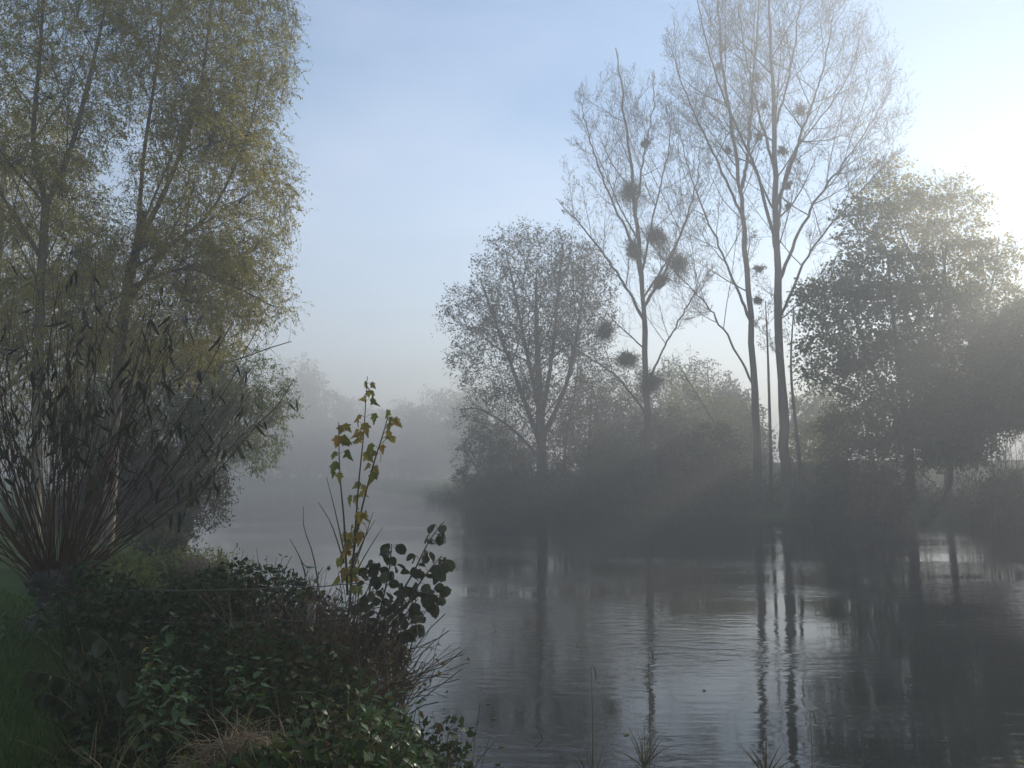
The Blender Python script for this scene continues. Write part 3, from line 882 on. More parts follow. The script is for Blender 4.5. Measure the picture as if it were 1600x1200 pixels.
# bare twiggy shrub in front of the bright gap
base = at(1556, 806, 46.5)
base[2] = max(float(ground_z(base[0], base[1])), 0.1) - 0.1
T = thing('bare_shrub', 'bare twiggy shrub of thin upright stems against the bright gap by the frame edge', 'shrub', base, 'bushes along the far bank')
n = 26
ang = rng.random(n) * 6.28
S = base + np.stack([np.cos(ang), np.sin(ang), 0 * ang], -1) * rng.random((n, 1)) * 1.6
P = grow(S, np.stack([np.cos(ang) * 0.16, np.sin(ang) * 0.16, np.ones(n)], -1), rng.uniform(3.5, 7.0, n), 9, (0, 0, 1), 0.1, 0.2)
R = np.full((n, 1), 0.028) * np.linspace(1, 0.3, 9)[None]
obj('stems', tubes(P, R, 4), M['dark_bark'], T)
lv = levels(P, R, [dict(k=12, t0=0.15, ang=deg(35), frac=0.3, n=4, ts=0.3, wig=0.3, rmin=0.009), dict(k=5, ang=deg(40), frac=0.5, n=3, wig=0.3, rmin=0.008)], [(base + A([0, 0, 4]), A([3.5, 3.5, 5]))])
obj('twigs', join(ribbons(*lv[0]), ribbons(*lv[1])), M['twig'], T)
obj('crown', leaf_on(lv[1][0][::3], 1, 0.3, 1, 0.12, 0.06, 0.05), M['bush_leaf'], T)

# low herbage along the far bank (uncountable)
n = 17000
tt = rng.random(n)
RB = A([(-9, 88), (-3.5, 72), (2.5, 62), (11, 55), (20, 51), (30, 48), (48, 44)], float)
seg = np.minimum((tt ** 0.8 * 6).astype(int), 5)
f = (tt ** 0.8 * 6 - seg)[:, None]
pxy = RB[seg] * (1 - f) + RB[seg + 1] * f
e = nrm(RB[seg + 1] - RB[seg])
off = np.stack([-e[:, 1], e[:, 0]], -1)
dd = rng.random(n) ** 1.3 * 5.0 - 0.5
pxy = pxy + off * dd[:, None]
zz = np.maximum(ground_z(pxy[:, 0], pxy[:, 1]), 0.0)
hump = 0.5 + 0.6 * np.abs(np.sin(pxy[:, 0] * 0.9 + 1) * np.sin(pxy[:, 1] * 0.7 + pxy[:, 0] * 0.33))
zz = zz + rng.random(n) * hump * 1.6
pos = np.concatenate([pxy, zz[:, None]], 1)
d = nrm(rng.normal(size=(n, 3)) * A([1, 1, 0.6]) + A([0, -0.2, -0.1]))
g1 = leaves(pos, d, rng.uniform(0.12, 0.28, n), rng.uniform(0.07, 0.15, n))
ns = 3000
sl = rng.integers(0, n, ns)
S = pos[sl] * A([1, 1, 0]) + A([0, 0, 1]) * np.maximum(ground_z(pxy[sl, 0], pxy[sl, 1]), -0.1)[:, None]
P = grow(S, rng.normal(size=(ns, 3)) * 0.25 + A([0, 0, 1]), rng.uniform(0.6, 2.1, ns), 4, (0, 0, 1), 0.1, 0.3)
g2 = tubes(P, np.full((ns, 4), 0.012) * np.linspace(1, 0.5, 4), 3)
o = obj('bank_undergrowth', join(g1, g2), M['bush_leaf'], kind='stuff')
tag(o, 'low dark tangled herbage along the edge of the far bank', 'undergrowth')


# ------------------------------------------------------------------ mistletoe
def mistletoe(px, py, rp, d, lab):
    c = at(px, py, d)
    big = d > 55.5
    r = rp * (1.4 if big else 0.85) * ppm(d)
    n = 420 if big and rp > 10 else 80
    D = nrm(rng.normal(size=(n, 3)))
    T = thing('mistletoe', lab, 'mistletoe', c, 'mistletoe clumps in the poplars')
    P = grow(np.repeat(c[None], n, 0), D, r * (0.75 + 0.45 * np.sin(D @ rng.normal(size=3) * 2.2 + 1)) * rng.uniform(0.45, 1.1, n), 4, (0, 0, -1), 0.1, 0.35)
    obj('stems', ribbons(P, np.full((n, 4), 0.010) * np.linspace(1, 0.6, 4)), M['twig'], T)
    obj('foliage', leaf_on(P, 9, 0.3, 1.0, 0.14, 0.05, r * 0.06, 0.1), M['mistletoe'], T)


MT = [(984, 298, 23, D1, 'dark mistletoe clump high on the poplar nearest the alder, topmost large one'),
      (1026, 368, 25, D1 - .5, 'large mistletoe ball above a pair, poplar nearest the alder, sunward side'),
      (990, 392, 21, D1, 'mistletoe ball against the trunk midway up the poplar nearest the alder'),
      (1060, 412, 22, D1 + .5, 'outermost mistletoe ball on the sunward side of the poplar nearest the alder'),
      (1032, 441, 14, D1, 'small mistletoe ball below the outermost one, poplar nearest the alder'),
      (946, 517, 17, D1, 'mistletoe ball on the alder side of the mistletoe poplar, farthest from its trunk'),
      (980, 560, 20, D1 - .5, 'mistletoe ball low beside the trunk, poplar nearest the alder'),
      (1016, 598, 20, D1, 'lowest mistletoe ball wrapped round the mistletoe poplar trunk'),
      (1008, 224, 8, D1, 'tiny mistletoe tuft high in the thin top of the mistletoe poplar'),
      (1182, 122, 12, D3, 'mistletoe ball highest near the tallest poplar trunk, forked poplar side'),
      (1250, 173, 15, D3, 'round dark mistletoe ball alone on the maple side of the tallest poplar'),
      (1194, 165, 9, D3, 'small pale mistletoe ball beside the tallest poplar trunk'),
      (1186, 214, 10, D3, 'small mistletoe ball under the fork side limbs of the tallest poplar'),
      (1223, 235, 14, D3, 'mistletoe clump touching the tallest poplar trunk below the round dark ball'),
      (1230, 290, 11, D3 + 1, 'upper of two mistletoe clumps stacked on the tallest poplar trunk'),
      (1231, 322, 12, D3 + 1, 'lower of two mistletoe clumps stacked on the tallest poplar trunk'),
      (1186, 420, 12, D2, 'upper of two mistletoe clumps low between the two tallest poplars'),
      (1184, 468, 11, D2, 'lower of two mistletoe clumps low between the two tallest poplars'),
      (1130, 76, 8, D2, 'upper tiny mistletoe tuft in the forked poplar top'),
      (1124, 104, 9, D2, 'lower tiny mistletoe tuft in the forked poplar top'),
      (1138, 234, 9, D2, 'pale mistletoe tuft beside the fork of the forked poplar')]
for a in MT:
    mistletoe(*a)


# ------------------------------------------------------------------ single-leaf meshes (local: stalk at origin, +Y along the leaf, +Z its face)
def leaf_shapes(name, half, fold, droop, m):
    return [leaf_shape(name, half, fold * a_, droop * b_, m, c_) for a_, b_, c_ in ((1, 1, 0.0), (0.4, 2.0, 0.10), (1.7, 0.5, -0.12), (1.1, -0.6, 0.06))]


def leaf_shape(name, half, fold=0.18, droop=0.15, m=None, twist=0.0):
    """half: outline of one side as (x, y) from stalk to tip"""
    V, F = [], []
    top = max(p_[1] for p_ in half)
    def zz(x, y):
        return abs(x) * fold - droop * (y / top) ** 2 * top + twist * x * y * 4 + 0.02 * math.sin(9 * y + 5 * x)
    mid = [(0, p_[1]) for p_ in half]
    nh = len(half)
    for x, y in mid:
        V.append((x, y, zz(x, y)))
    for s in (1, -1):
        for x, y in half:
            V.append((x * s + twist * y * y, y, zz(x * s, y)))
    for s in (0, 1):
        o_ = nh * (1 + s)
        for k in range(nh - 1):
            q = (k, k + 1, o_ + k + 1, o_ + k)
            F.append(q if s else q[::-1])
    me = bpy.data.meshes.new(name)
    me.from_pydata(V, [], F)
    me.materials.append(m)
    return me


def place(name, me, T, pos, d, up, s, under=None):
    d = Vector(d).normalized()
    x = d.cross(Vector(up))
    if x.length < 1e-4:
        x = d.cross(Vector((1, 0, 0)))
    x.normalize()
    z = x.cross(d)
    mt_ = Matrix((x, d, z)).transposed().to_4x4() @ Matrix.Scale(float(s), 4)
    mt_.translation = Vector([float(c) for c in (A(pos) - A(T.location))])
    o = bpy.data.objects.new(name, me[int(rng.integers(len(me)))])
    COL.objects.link(o)
    o.parent = under or T
    o.matrix_local = mt_
    return o


NETTLE = [(0.0, 0.0), (0.22, 0.05), (0.20, 0.13), (0.30, 0.17), (0.25, 0.27), (0.31, 0.32), (0.235, 0.44), (0.27, 0.49), (0.18, 0.62), (0.20, 0.67), (0.10, 0.82), (0.0, 1.0)]
OSIER = [(0.0, 0.0), (0.06, 0.12), (0.10, 0.32), (0.105, 0.52), (0.075, 0.75), (0.035, 0.9), (0.0, 1.0)]
ROUND = [(0.0, 0.0), (0.14, 0.07), (0.29, 0.20), (0.33, 0.27), (0.40, 0.42), (0.38, 0.50), (0.41, 0.60), (0.34, 0.74), (0.30, 0.86), (0.15, 0.93), (0.05, 1.0), (0.0, 0.97)]
MAPLE = [(0.0, 0.0), (0.18, -0.05), (0.34, 0.02), (0.30, 0.16), (0.47, 0.36), (0.46, 0.45), (0.25, 0.47), (0.24, 0.62), (0.13, 0.78), (0.0, 1.0)]
ME_NETTLE = leaf_shapes('nettle_leaf', NETTLE, 0.15, 0.22, M['nettle_leaf'])
ME_YELLOW = leaf_shapes('yellow_leaf', NETTLE, 0.15, 0.3, M['yellow_leaf'])
ME_OSIER = leaf_shapes('osier_leaf', OSIER, 0.3, 0.25, M['osier_leaf'])
ME_ROUND = leaf_shapes('alder_leaf', ROUND, 0.32, 0.22, M['alder_sapling_leaf'])
ME_MAPLE = leaf_shapes('maple_leaf', MAPLE, -0.55, 0.4, M['sapling_leaf'])
ME_DARK = leaf_shapes('shrub_leaf', [(0, 0), (0.2, 0.1), (0.33, 0.32), (0.34, 0.5), (0.24, 0.72), (0.1, 0.9), (0, 1)], 0.2, 0.25, M['alder_sapling_leaf'])

# ------------------------------------------------------------------ pollard osier with its spray of shoots
DP = 8.4
base = at(88, 955, DP)
base[2] = float(ground_z(base[0], base[1])) - 0.05
T = thing('pollard_willow', 'squat pollard willow stump with a fan of reddish leafy shoots on the lawn', 'tree', base)
hd = at(92, 885, DP)
tp = spline([base, base * 0.5 + hd * 0.5 + A([0.04, 0, 0]), hd], 22)[None]
tr = np.interp(np.linspace(0, 1, 22), [0, 0.12, 0.3, 0.5, 0.7, 0.85, 0.95, 1], [0.31, 0.25, 0.205, 0.19, 0.22, 0.26, 0.2, 0.04])[None]
V, Q = tubes(tp, tr, 26)
V = V + (V - np.repeat(tp[0], 26, 0)) * (0.16 * np.sin(V[:, :1] * 23 + V[:, 2:] * 9) * np.sin(V[:, 1:2] * 19 + 2) + 0.10 * np.sin(V[:, 2:] * 31 + V[:, :1] * 40) + 0.06 * rng.normal(size=(len(V), 1)))
obj('trunk', (V, Q), M['dark_bark'], T, True)
for k in range(11):
    a_ = k * 2.4
    c = hd + A([math.cos(a_) * 0.17, math.sin(a_) * 0.17, -0.07 + 0.05 * math.sin(k * 1.7)])
    kp = np.stack([c - A([0, 0, 0.09]), c - A([0, 0, 0.05]), c, c + A([0, 0, 0.05]), c + A([0, 0, 0.075])])[None]
    V, Q = tubes(kp, A([[0.02, 0.075, 0.095, 0.07, 0.015]]), 9)
    obj('knuckle', (V + rng.normal(size=V.shape) * 0.009, Q), M['dark_bark'], T, True)
NS = 150
az = np.arange(NS) * 2.39996
sp = np.sqrt((np.arange(NS) + 0.5) / NS)
S = hd + np.stack([np.cos(az) * 0.2 * sp, np.sin(az) * 0.2 * sp, -0.02 - 0.16 * sp ** 2 + rng.normal(size=NS) * 0.03], -1)
lean = sp * 0.72
D0 = np.stack([np.cos(az) * lean, np.sin(az) * lean * np.where(np.sin(az) < 0, 0.45, 1.0), 1.0 - 0.25 * sp], -1) + rng.normal(size=(NS, 3)) * 0.17
Ls = rng.uniform(1.9, 3.7, NS) * (1 - 0.12 * sp)
P = grow(S, D0, Ls, 10, (0, 0, 1), 0.35, 0.26)
R = rng.uniform(0.004, 0.0095, NS)[:, None] * np.linspace(1, 0.42, 10)[None]
SH = []
for k in range(NS):
    SH.append(obj('shoot', tubes(P[k:k + 1], R[k:k + 1], 5), M['osier_shoot'], T, True))
lv = levels(P, R, [dict(k=4, t0=0.35, t1=0.9, ang=deg(28), frac=0.28, n=5, ts=0.3, wig=0.15, rr=0.6, rmin=0.0025)], [(hd + A([0, 0, 1.5]), A([4, 4, 4]))])
obj('side_twigs', tubes(*lv[0], 3), M['twig'], T, kind='stuff')
pos, Dv, t, r_, par = spawn(np.concatenate([P, np.repeat(lv[0][0], 1, 0)[:, np.linspace(0, 4, 10).astype(int)]]), np.ones((NS + len(lv[0][0]), 10)), 4, 0.52, 1.0, 0.9, 0.3)
near = np.argsort(np.linalg.norm(pos - A(cam.location), axis=1) + rng.random(len(pos)) * 1.2)
dl = nrm(Dv * 0.4 + A([0, 0, -1.0]) + rng.normal(size=Dv.shape) * 0.3)
vis = [q for q in near if pos[q][0] / pos[q][1] * FPX + 800 > -20 and rng.random() < 0.6][:230]
for q in vis:
    place('leaf', ME_OSIER, T, pos[q], dl[q], rng.normal(size=3) + A([0, -0.5, 0.5]), rng.uniform(0.11, 0.19), SH[par[q]] if par[q] < NS else None)
rest = np.setdiff1d(np.arange(len(pos)), vis)
rest = rest[rng.random(len(rest)) < 0.3]
obj('foliage', leaves(pos[rest], dl[rest], rng.uniform(0.11, 0.19, len(rest)), rng.uniform(0.018, 0.03, len(rest))), M['osier_leaf_mass'], T, kind='stuff')


# ------------------------------------------------------------------ yellowing maple sapling and round-leaved alder shoot
def sapling(name, label, base, stems_, r0, me, leafspec, size, twigs=(), bark='dark_bark', hang=1.1, pet=0.055):
    T = thing(name, label, 'sapling', base)
    so = [obj('stem', tubes(*stem(pts, r0, 0.003, 14), 5), M[bark], T, True) for pts in stems_]
    for pts in twigs:
        obj('twig', tubes(*stem(pts, r0 * 0.6, 0.0018, 8), 4), M[bark], T, True)
    pets = []
    for kk, (pts, ts) in enumerate(leafspec):
        P = spline(pts, 30)
        for q, t in enumerate(ts):
            i = min(int(t * 29), 28)
            p0 = P[i]
            tan = nrm(P[i + 1] - P[i])
            for s in (1, -1):
                a_ = rng.random() * 6.28
                side = nrm(np.cross(tan, A([math.cos(a_), math.sin(a_), 0.2]))) * s
                lp = p0 + (side * 0.9 + tan * 0.4) * pet * rng.uniform(0.6, 1.6)
                pets.append(np.stack([p0, (p0 + lp) / 2 + A([0, 0, 0.006]), lp]))
                d_ = side * rng.uniform(0.3, 0.9) + A([0, 0, -hang]) + rng.normal(size=3) * 0.3
                up = side * 0.8 + A([0, -0.7, 0.4]) + rng.normal(size=3) * 0.4
                place('leaf', me, T, lp, d_, up, size * rng.uniform(0.65, 1.15), so[min(kk, len(so) - 1)])
    pets = A(pets)
    obj('leaf_stalks', tubes(pets, np.full(pets.shape[:2], 0.0016), 3), M[bark], T, kind='stuff')
    return T


DS = 6.6
b0 = at(545, 960, DS)
st1 = [b0, at(553, 860, DS), at(560, 760, DS), at(568, 680, DS), at(574, 588, DS)]
st2 = [at(547, 930, DS), at(556, 840, DS), at(578, 745, DS), at(598, 680, DS), at(609, 640, DS)]
st3 = [at(543, 930, DS), at(538, 820, DS), at(531, 740, DS), at(529, 660, DS)]
low1 = [at(540, 905, DS), at(535, 870, DS), at(540, 830, DS)]
sapling('maple_sapling', 'slender maple sapling with drooping yellow green leaves standing against the misty water', b0,
        [st1, st2, st3], 0.010, ME_MAPLE,
        [(st1, [0.16, 0.2, 0.24, 0.28, 0.32, 0.36, 0.40, 0.46, 0.68, 0.73, 0.78, 0.82, 0.86, 0.9, 0.94, 0.99]), (st2, [0.06, 0.12, 0.18, 0.24, 0.3, 0.36, 0.42, 0.48, 0.53, 0.58, 0.63, 0.68, 0.73, 0.79, 0.85, 0.92, 0.99]),
         (st3, [0.66, 0.74, 0.81, 0.87, 0.93, 0.99]), (low1, [0.0, 0.2, 0.4, 0.6, 0.8, 0.95])], 0.09,
        [[at(537, 860, DS), at(524, 800, DS), at(510, 745, DS)], [at(538, 880, DS), at(518, 820, DS), at(497, 784, DS)],
         [at(548, 900, DS), at(570, 840, DS), at(583, 800, DS)], [at(550, 905, DS), at(575, 860, DS), at(598, 824, DS)],
         [at(545, 900, DS), at(565, 850, DS), at(586, 812, DS)], [at(500, 935, DS), at(490, 870, DS), at(475, 825, DS), at(474, 792, DS)],
         [at(478, 900, DS), at(468, 870, DS), at(453, 842, DS)]])
DL = 5.9
b1 = at(560, 1060, DL)
al = [[b1, at(590, 985, DL), at(640, 905, DL), at(668, 850, DL), at(690, 818, DL)],
      [at(580, 1010, DL), at(625, 960, DL), at(660, 905, DL), at(690, 868, DL)],
      [at(585, 995, DL), at(630, 950, DL), at(665, 925, DL), at(684, 935, DL)],
      [at(578, 1010, DL), at(595, 950, DL), at(608, 890, DL), at(612, 850, DL)],
      [at(575, 1020, DL), at(610, 990, DL), at(640, 975, DL), at(662, 965, DL)],
      [at(565, 1040, DL), at(570, 970, DL), at(580, 910, DL), at(588, 880, DL)]]
sapling('alder_sapling', 'leaning alder shoot with round dark leaves over the water beside the maple sapling', b1, al, 0.009, ME_ROUND,
        [(q, list(np.linspace(0.24, 0.99, 14))) for q in al], 0.084, hang=0.45, pet=0.035)

# bare dead branch over the water with two caught tufts
DB = 5.9
bb = at(575, 1030, DB)
T = thing('dead_branch', 'bare dead branch with drooping twigs reaching over the water below the alder shoot', 'branch', bb)
for pts, r in [([bb, at(620, 1022, DB), at(655, 1010, DB), at(690, 995, DB)], 0.006), ([at(590, 1027, DB), at(620, 1036, DB), at(650, 1034, DB), at(685, 1040, DB)], 0.005),
               ([at(600, 1030, DB), at(630, 1050, DB), at(655, 1052, DB), at(668, 1066, DB)], 0.004), ([at(640, 1015, DB), at(662, 1000, DB), at(675, 975, DB)], 0.0025),
               ([at(615, 1022, DB), at(630, 1010, DB), at(640, 990, DB)], 0.002), ([at(590, 1040, DB), at(615, 1058, DB), at(640, 1060, DB)], 0.0025), ([at(650, 1012, DB), at(675, 1012, DB), at(690, 1018, DB)], 0.002)]:
    obj('twig', tubes(*stem(pts, r, 0.0012, 10), 4), M['dark_bark'], T, True)
for px, py, lab in [(626, 1020, 'small dark tuft of dead grass caught on the dead branch, outer one'), (598, 1042, 'dark dead grass tuft hanging down from the dead branch')]:
    c = at(px, py, DB)
    n = 60
    P = grow(c + rng.normal(size=(n, 3)) * 0.015, rng.normal(size=(n, 3)) + A([0, 0, -0.6]), rng.uniform(0.04, 0.1, n), 4, (0, 0, -1), 0.6, 0.5)
    o = obj('grass_tuft', tubes(P, np.full((n, 4), 0.0022), 3), M['dead_stem'])
    tag(o, lab, 'grass tuft')

# ------------------------------------------------------------------ bank vegetation in the foreground
def region_scatter(n, poly_px):
    """pixel quads with distances -> random ground points"""
    pts = []
    for (x0, x1, d0, d1, w) in poly_px:
        k = int(n * w)
        d = rng.uniform(d0, d1, k)
        px = rng.uniform(x0, x1, k)
        pts.append(np.stack([(px - 800) / FPX * d, d], -1))
    p_ = np.concatenate(pts)
    return p_


def clip_bank(p_, dmin=-0.1):
    return p_[river_dist(p_[:, 0], p_[:, 1]) > dmin]


def mass_height(x, y):
    return (0.16 + 0.10 * sstep(4.5, 5.5, y)) * (1 - 0.6 * sstep(8, 9, y)) + 0.16 * np.exp(-((y - 6.5) / 0.8) ** 2) * sstep(9, 6, y) + 0.28 * np.abs(np.sin(x * 2.1 + y * 0.8 + 0.5) * np.sin(y * 1.4 - x * 0.6)) * (1 - 0.6 * sstep(8, 9, y))


# undergrowth mass: stems and leaves, uncountable
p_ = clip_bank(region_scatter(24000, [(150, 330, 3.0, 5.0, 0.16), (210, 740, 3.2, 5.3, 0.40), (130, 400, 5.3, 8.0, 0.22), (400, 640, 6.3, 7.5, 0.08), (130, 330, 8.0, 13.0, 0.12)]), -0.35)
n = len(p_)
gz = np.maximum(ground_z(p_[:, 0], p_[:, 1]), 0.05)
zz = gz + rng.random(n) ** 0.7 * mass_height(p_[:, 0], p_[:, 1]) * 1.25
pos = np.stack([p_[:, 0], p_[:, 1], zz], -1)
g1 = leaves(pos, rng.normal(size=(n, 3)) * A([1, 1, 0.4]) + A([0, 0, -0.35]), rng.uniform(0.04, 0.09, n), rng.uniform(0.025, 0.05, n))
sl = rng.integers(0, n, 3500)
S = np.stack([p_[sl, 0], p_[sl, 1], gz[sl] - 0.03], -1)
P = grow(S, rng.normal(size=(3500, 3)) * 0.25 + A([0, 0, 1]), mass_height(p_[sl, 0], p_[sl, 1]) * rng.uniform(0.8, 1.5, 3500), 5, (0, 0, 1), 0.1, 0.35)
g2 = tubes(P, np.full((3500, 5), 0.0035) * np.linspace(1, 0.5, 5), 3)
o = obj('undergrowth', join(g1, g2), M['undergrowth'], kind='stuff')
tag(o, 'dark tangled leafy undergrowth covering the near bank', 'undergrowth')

# long grass and dead stalks among it, uncountable
sl = rng.integers(0, len(p_), 1700)
S = np.stack([p_[sl, 0], p_[sl, 1], gz[sl] - 0.02], -1)
P = grow(S, rng.normal(size=(1700, 3)) * 0.35 + A([0, 0, 1]), rng.uniform(0.25, 0.6, 1700) * (1 - 0.5 * sstep(8, 9, p_[sl, 1])), 6, (0, 0, -1), 1.0, 0.25)
o = obj('long_grass', ribbons(P, rng.uniform(0.0015, 0.004, (1700, 1)) * A([[1, 1, 0.9, 0.75, 0.5, 0.15]])), M['reed'], kind='stuff')
tag(o, 'long bent grass blades and dead stalks among the undergrowth of the near bank', 'grass')

# nettles: every plant a thing, every leaf a part
def nettle(x, y, h, label, group, me=ME_NETTLE, lf=0.08, name='nettle_plant', low=None, z0=None, tilt=0.14):
    g = (max(float(ground_z(x, y)), 0.02) if z0 is None else z0) - 0.03
    base = A([x, y, g])
    T = thing(name, label, 'plant', base, group)
    P = grow(base[None], A([[rng.normal() * tilt, rng.normal() * tilt, 1]]), A([h]), 9, (0, 0, 1), 0.05, 0.1)
    obj('stem', tubes(P, np.linspace(0.0045, 0.002, 9)[None], 5), M['green_stem'], T, True)
    nn = 9
    for q in range(nn):
        t = 0.30 + 0.70 * q / (nn - 1)
        i = min(int(t * 8), 7)
        f_ = t * 8 - i
        c = P[0, i] * (1 - f_) + P[0, i + 1] * f_
        a_ = (q % 2) * 1.57 + rng.normal() * 0.2 + x * 7
        s = lf * (1.1 - 0.55 * abs(t - 0.55) - 0.35 * max(0, t - 0.8) * 3) * rng.uniform(0.8, 1.15)
        for sgn in (0, math.pi):
            d_ = A([math.cos(a_ + sgn), math.sin(a_ + sgn), rng.uniform(-0.55, 0.05) + (0.7 if t > 0.93 else 0)])
            place('leaf', low if (low is not None and t < 0.5) else me, T, c + d_ * 0.012, d_, A([0, 0, 1]) + rng.normal(size=3) * 0.15, max(s, 0.03))


FRONT = 'nettles at the foot of the picture'
for px, d in [(225, 4.6), (262, 4.4), (300, 4.6), (338, 4.5), (375, 4.7), (405, 4.6), (250, 4.9), (290, 5.0), (330, 5.0), (365, 5.1), (210, 4.3), (285, 4.2), (355, 4.25), (395, 4.35), (240, 4.1), (320, 4.1)]:
    nettle((px - 800) / FPX * d, d, rng.uniform(0.5, 0.68), 'leafy green nettle in the brightest patch, above the straw heap', FRONT)
for px, d in [(600, 4.7), (630, 4.6), (655, 4.75), (585, 4.4), (620, 4.4), (650, 4.4), (680, 4.45), (560, 4.2), (600, 4.15), (640, 4.2), (670, 4.2), (695, 4.3), (575, 5.0), (615, 5.0), (520, 4.3), (480, 4.2), (545, 4.5)]:
    nettle((px - 800) / FPX * d, d, rng.uniform(0.35, 0.55), 'green nettle on the bank slope beside the open water', 'nettles on the slope by the water', z0=max(0.55, float(ground_z((px - 800) / FPX * d, d))))
for px, d in [(400, 6.4), (440, 6.5), (470, 6.6), (505, 6.4), (530, 6.5), (565, 6.3), (595, 6.2), (450, 6.1), (490, 6.0), (380, 6.6), (350, 6.8)]:
    nettle((px - 800) / FPX * d, d, rng.uniform(0.52, 0.72), 'dark nettle in the row just behind the fence wire', 'nettles along the fence wire')
for px, d in [(30, 7.7), (55, 7.5), (80, 7.55), (105, 7.6), (130, 7.5), (150, 7.8), (118, 7.2), (70, 7.2)]:
    nettle((px - 800) / FPX * d, d, rng.uniform(0.35, 0.6), 'dark nettle crowding the foot of the pollard stump', 'nettles round the pollard stump')
nettle((415 - 800) / FPX * 6.2, 6.2, 0.95, 'tall upright nettle with yellowing lower leaves rising above the fence wire', 'nettles along the fence wire', low=ME_YELLOW, tilt=0.02)
nettle((466 - 800) / FPX * 6.2, 6.2, 0.86, 'broad nettle rising above the fence wire next to the yellowing one', 'nettles along the fence wire', lf=0.13, tilt=0.02)
nettle((250 - 800) / FPX * 5.6, 5.6, 0.62, 'nettle with bright yellow leaves in the dark undergrowth', FRONT, me=ME_NETTLE, low=ME_YELLOW, lf=0.12)
nettle((262 - 800) / FPX * 5.4, 5.4, 0.50, 'small plant with pale yellow drooping leaf beside the straw heap nettles', FRONT, me=ME_YELLOW, lf=0.07)

# drooping dark shrub at the lawn edge
DD = 4.4
bs = at(180, 1190, DD)
bs[2] = float(ground_z(bs[0], bs[1]))
T = thing('drooping_shrub', 'dark shrub with big drooping pointed leaves beside the sunlit lawn', 'shrub', bs)
for pts in [[bs, at(150, 1100, DD), at(100, 1060, DD), at(45, 1048, DD)], [bs, at(160, 1080, DD), at(130, 1030, DD), at(110, 1010, DD)], [bs, at(190, 1080, DD), at(170, 1010, DD), at(140, 985, DD)],
            [bs, at(130, 1130, DD), at(90, 1090, DD), at(60, 1085, DD)]]:
    obj('stem', tubes(*stem(pts, 0.008, 0.003, 10), 5), M['dark_bark'], T, True)
    S_ = spline(pts, 30)
    for t in np.linspace(0.35, 1, 8):
        c = S_[min(int(t * 29), 29)]
        place('leaf', ME_DARK, T, c, A([rng.normal() * 0.5, rng.normal() * 0.4, -1]), A([rng.normal(), -1, 0.3]), rng.uniform(0.08, 0.13))

# dead stems thicket behind the fence
n = 900
px = rng.uniform(385, 615, n)
d = rng.uniform(5.3, 6.6, n)
x, y = (px - 800) / FPX * d, d
g = np.maximum(ground_z(x, y), 0.3)
S = np.stack([x, y, g - 0.05], -1)
P = grow(S, rng.normal(size=(n, 3)) * A([0.35, 0.35, 0.1]) + A([0, 0, 1]), rng.uniform(0.45, 0.95, n), 7, (0, 0, -1), 0.5, 0.5)
T = thing('dead_stem_thicket', 'thicket of brown dead stems and vines hanging round the wooden fence post', 'thicket', A([-1.6, 6.2, 0.9]))
obj('stems', tubes(P, rng.uniform(0.0015, 0.0045, n)[:, None] * np.ones((1, 7)), 3), M['dead_stem'], T)
sel = P[rng.random(n) < 0.6]
obj('foliage', leaf_on(sel, 3, 0.2, 1, 0.05, 0.03, 0.02, 0.7), M['brown_bush_leaf'], T)

# straw heap in front, sunlit straw on the bank behind
def straw_heap(c, rx, ry, h, n, lab, ln=0.28, r=0.0016):
    u = rng.normal(size=(n, 2)) * 0.45
    q = np.exp(-(u ** 2).sum(1) * 1.2)
    S = c + np.stack([u[:, 0] * rx, u[:, 1] * ry, q * h * rng.uniform(0.75, 1.05, n)], -1)
    P = grow(S, rng.normal(size=(n, 3)) * A([1, 1, 0.45]) + A([0, 0, 0.25]), ln * rng.uniform(0.3, 1.2, n), 7, (0, 0, -1), 1.1, 0.55)
    o = obj('straw_heap', ribbons(P, r * rng.uniform(0.5, 1.8, (n, 1)) * np.linspace(1, 0.4, 7)[None]), M['straw'])
    return tag(o, lab, 'straw heap')


c = at(375, 1200, 3.75)
straw_heap(c + A([0, 0, -0.09]), 0.30, 0.32, 0.22, 1000, 'heap of pale dry tangled straw at the foot of the picture', 0.22, 0.0017)

# low earth bank with dry grass on top, running to the sunlit straw
DR0, DR1 = 19.0, 13.0
p0, p1 = at(292, 872, DR0), at(372, 925, DR1)
ridge = spline([p0, (p0 + p1) / 2 + A([-0.15, 0, 0.05]), p1], 14)
n = 1500
t = rng.random(n) * 12.99
i = t.astype(int)
f = (t - i)[:, None]
S = ridge[i] * (1 - f) + ridge[i + 1] * f + rng.normal(size=(n, 3)) * A([0.12, 0.2, 0.04])
P = grow(S, rng.normal(size=(n, 3)) * A([1, 1, 0.4]) + A([-0.3, 0, 0.3]), rng.uniform(0.2, 0.5, n), 5, (0, 0, -1), 2.2, 0.5)
gr = tubes(P, np.full((n, 5), 0.005), 3)
T = thing('dry_bank', 'low ridge of dry dead grass along the near water edge, straw bright in sun', 'bank', A([ridge[7][0], ridge[7][1], 0.9]))
obj('dry_grass', gr, M['straw'], T)
RR = np.full((1, 14), 0.38) * (0.8 + 0.3 * rng.random((1, 14)))
V, Q = tubes(ridge[None] - A([0, 0, 0.36]), RR, 10)
obj('earth_core', (V + rng.normal(size=V.shape) * 0.04, Q), M['dead_stem'], T, True)

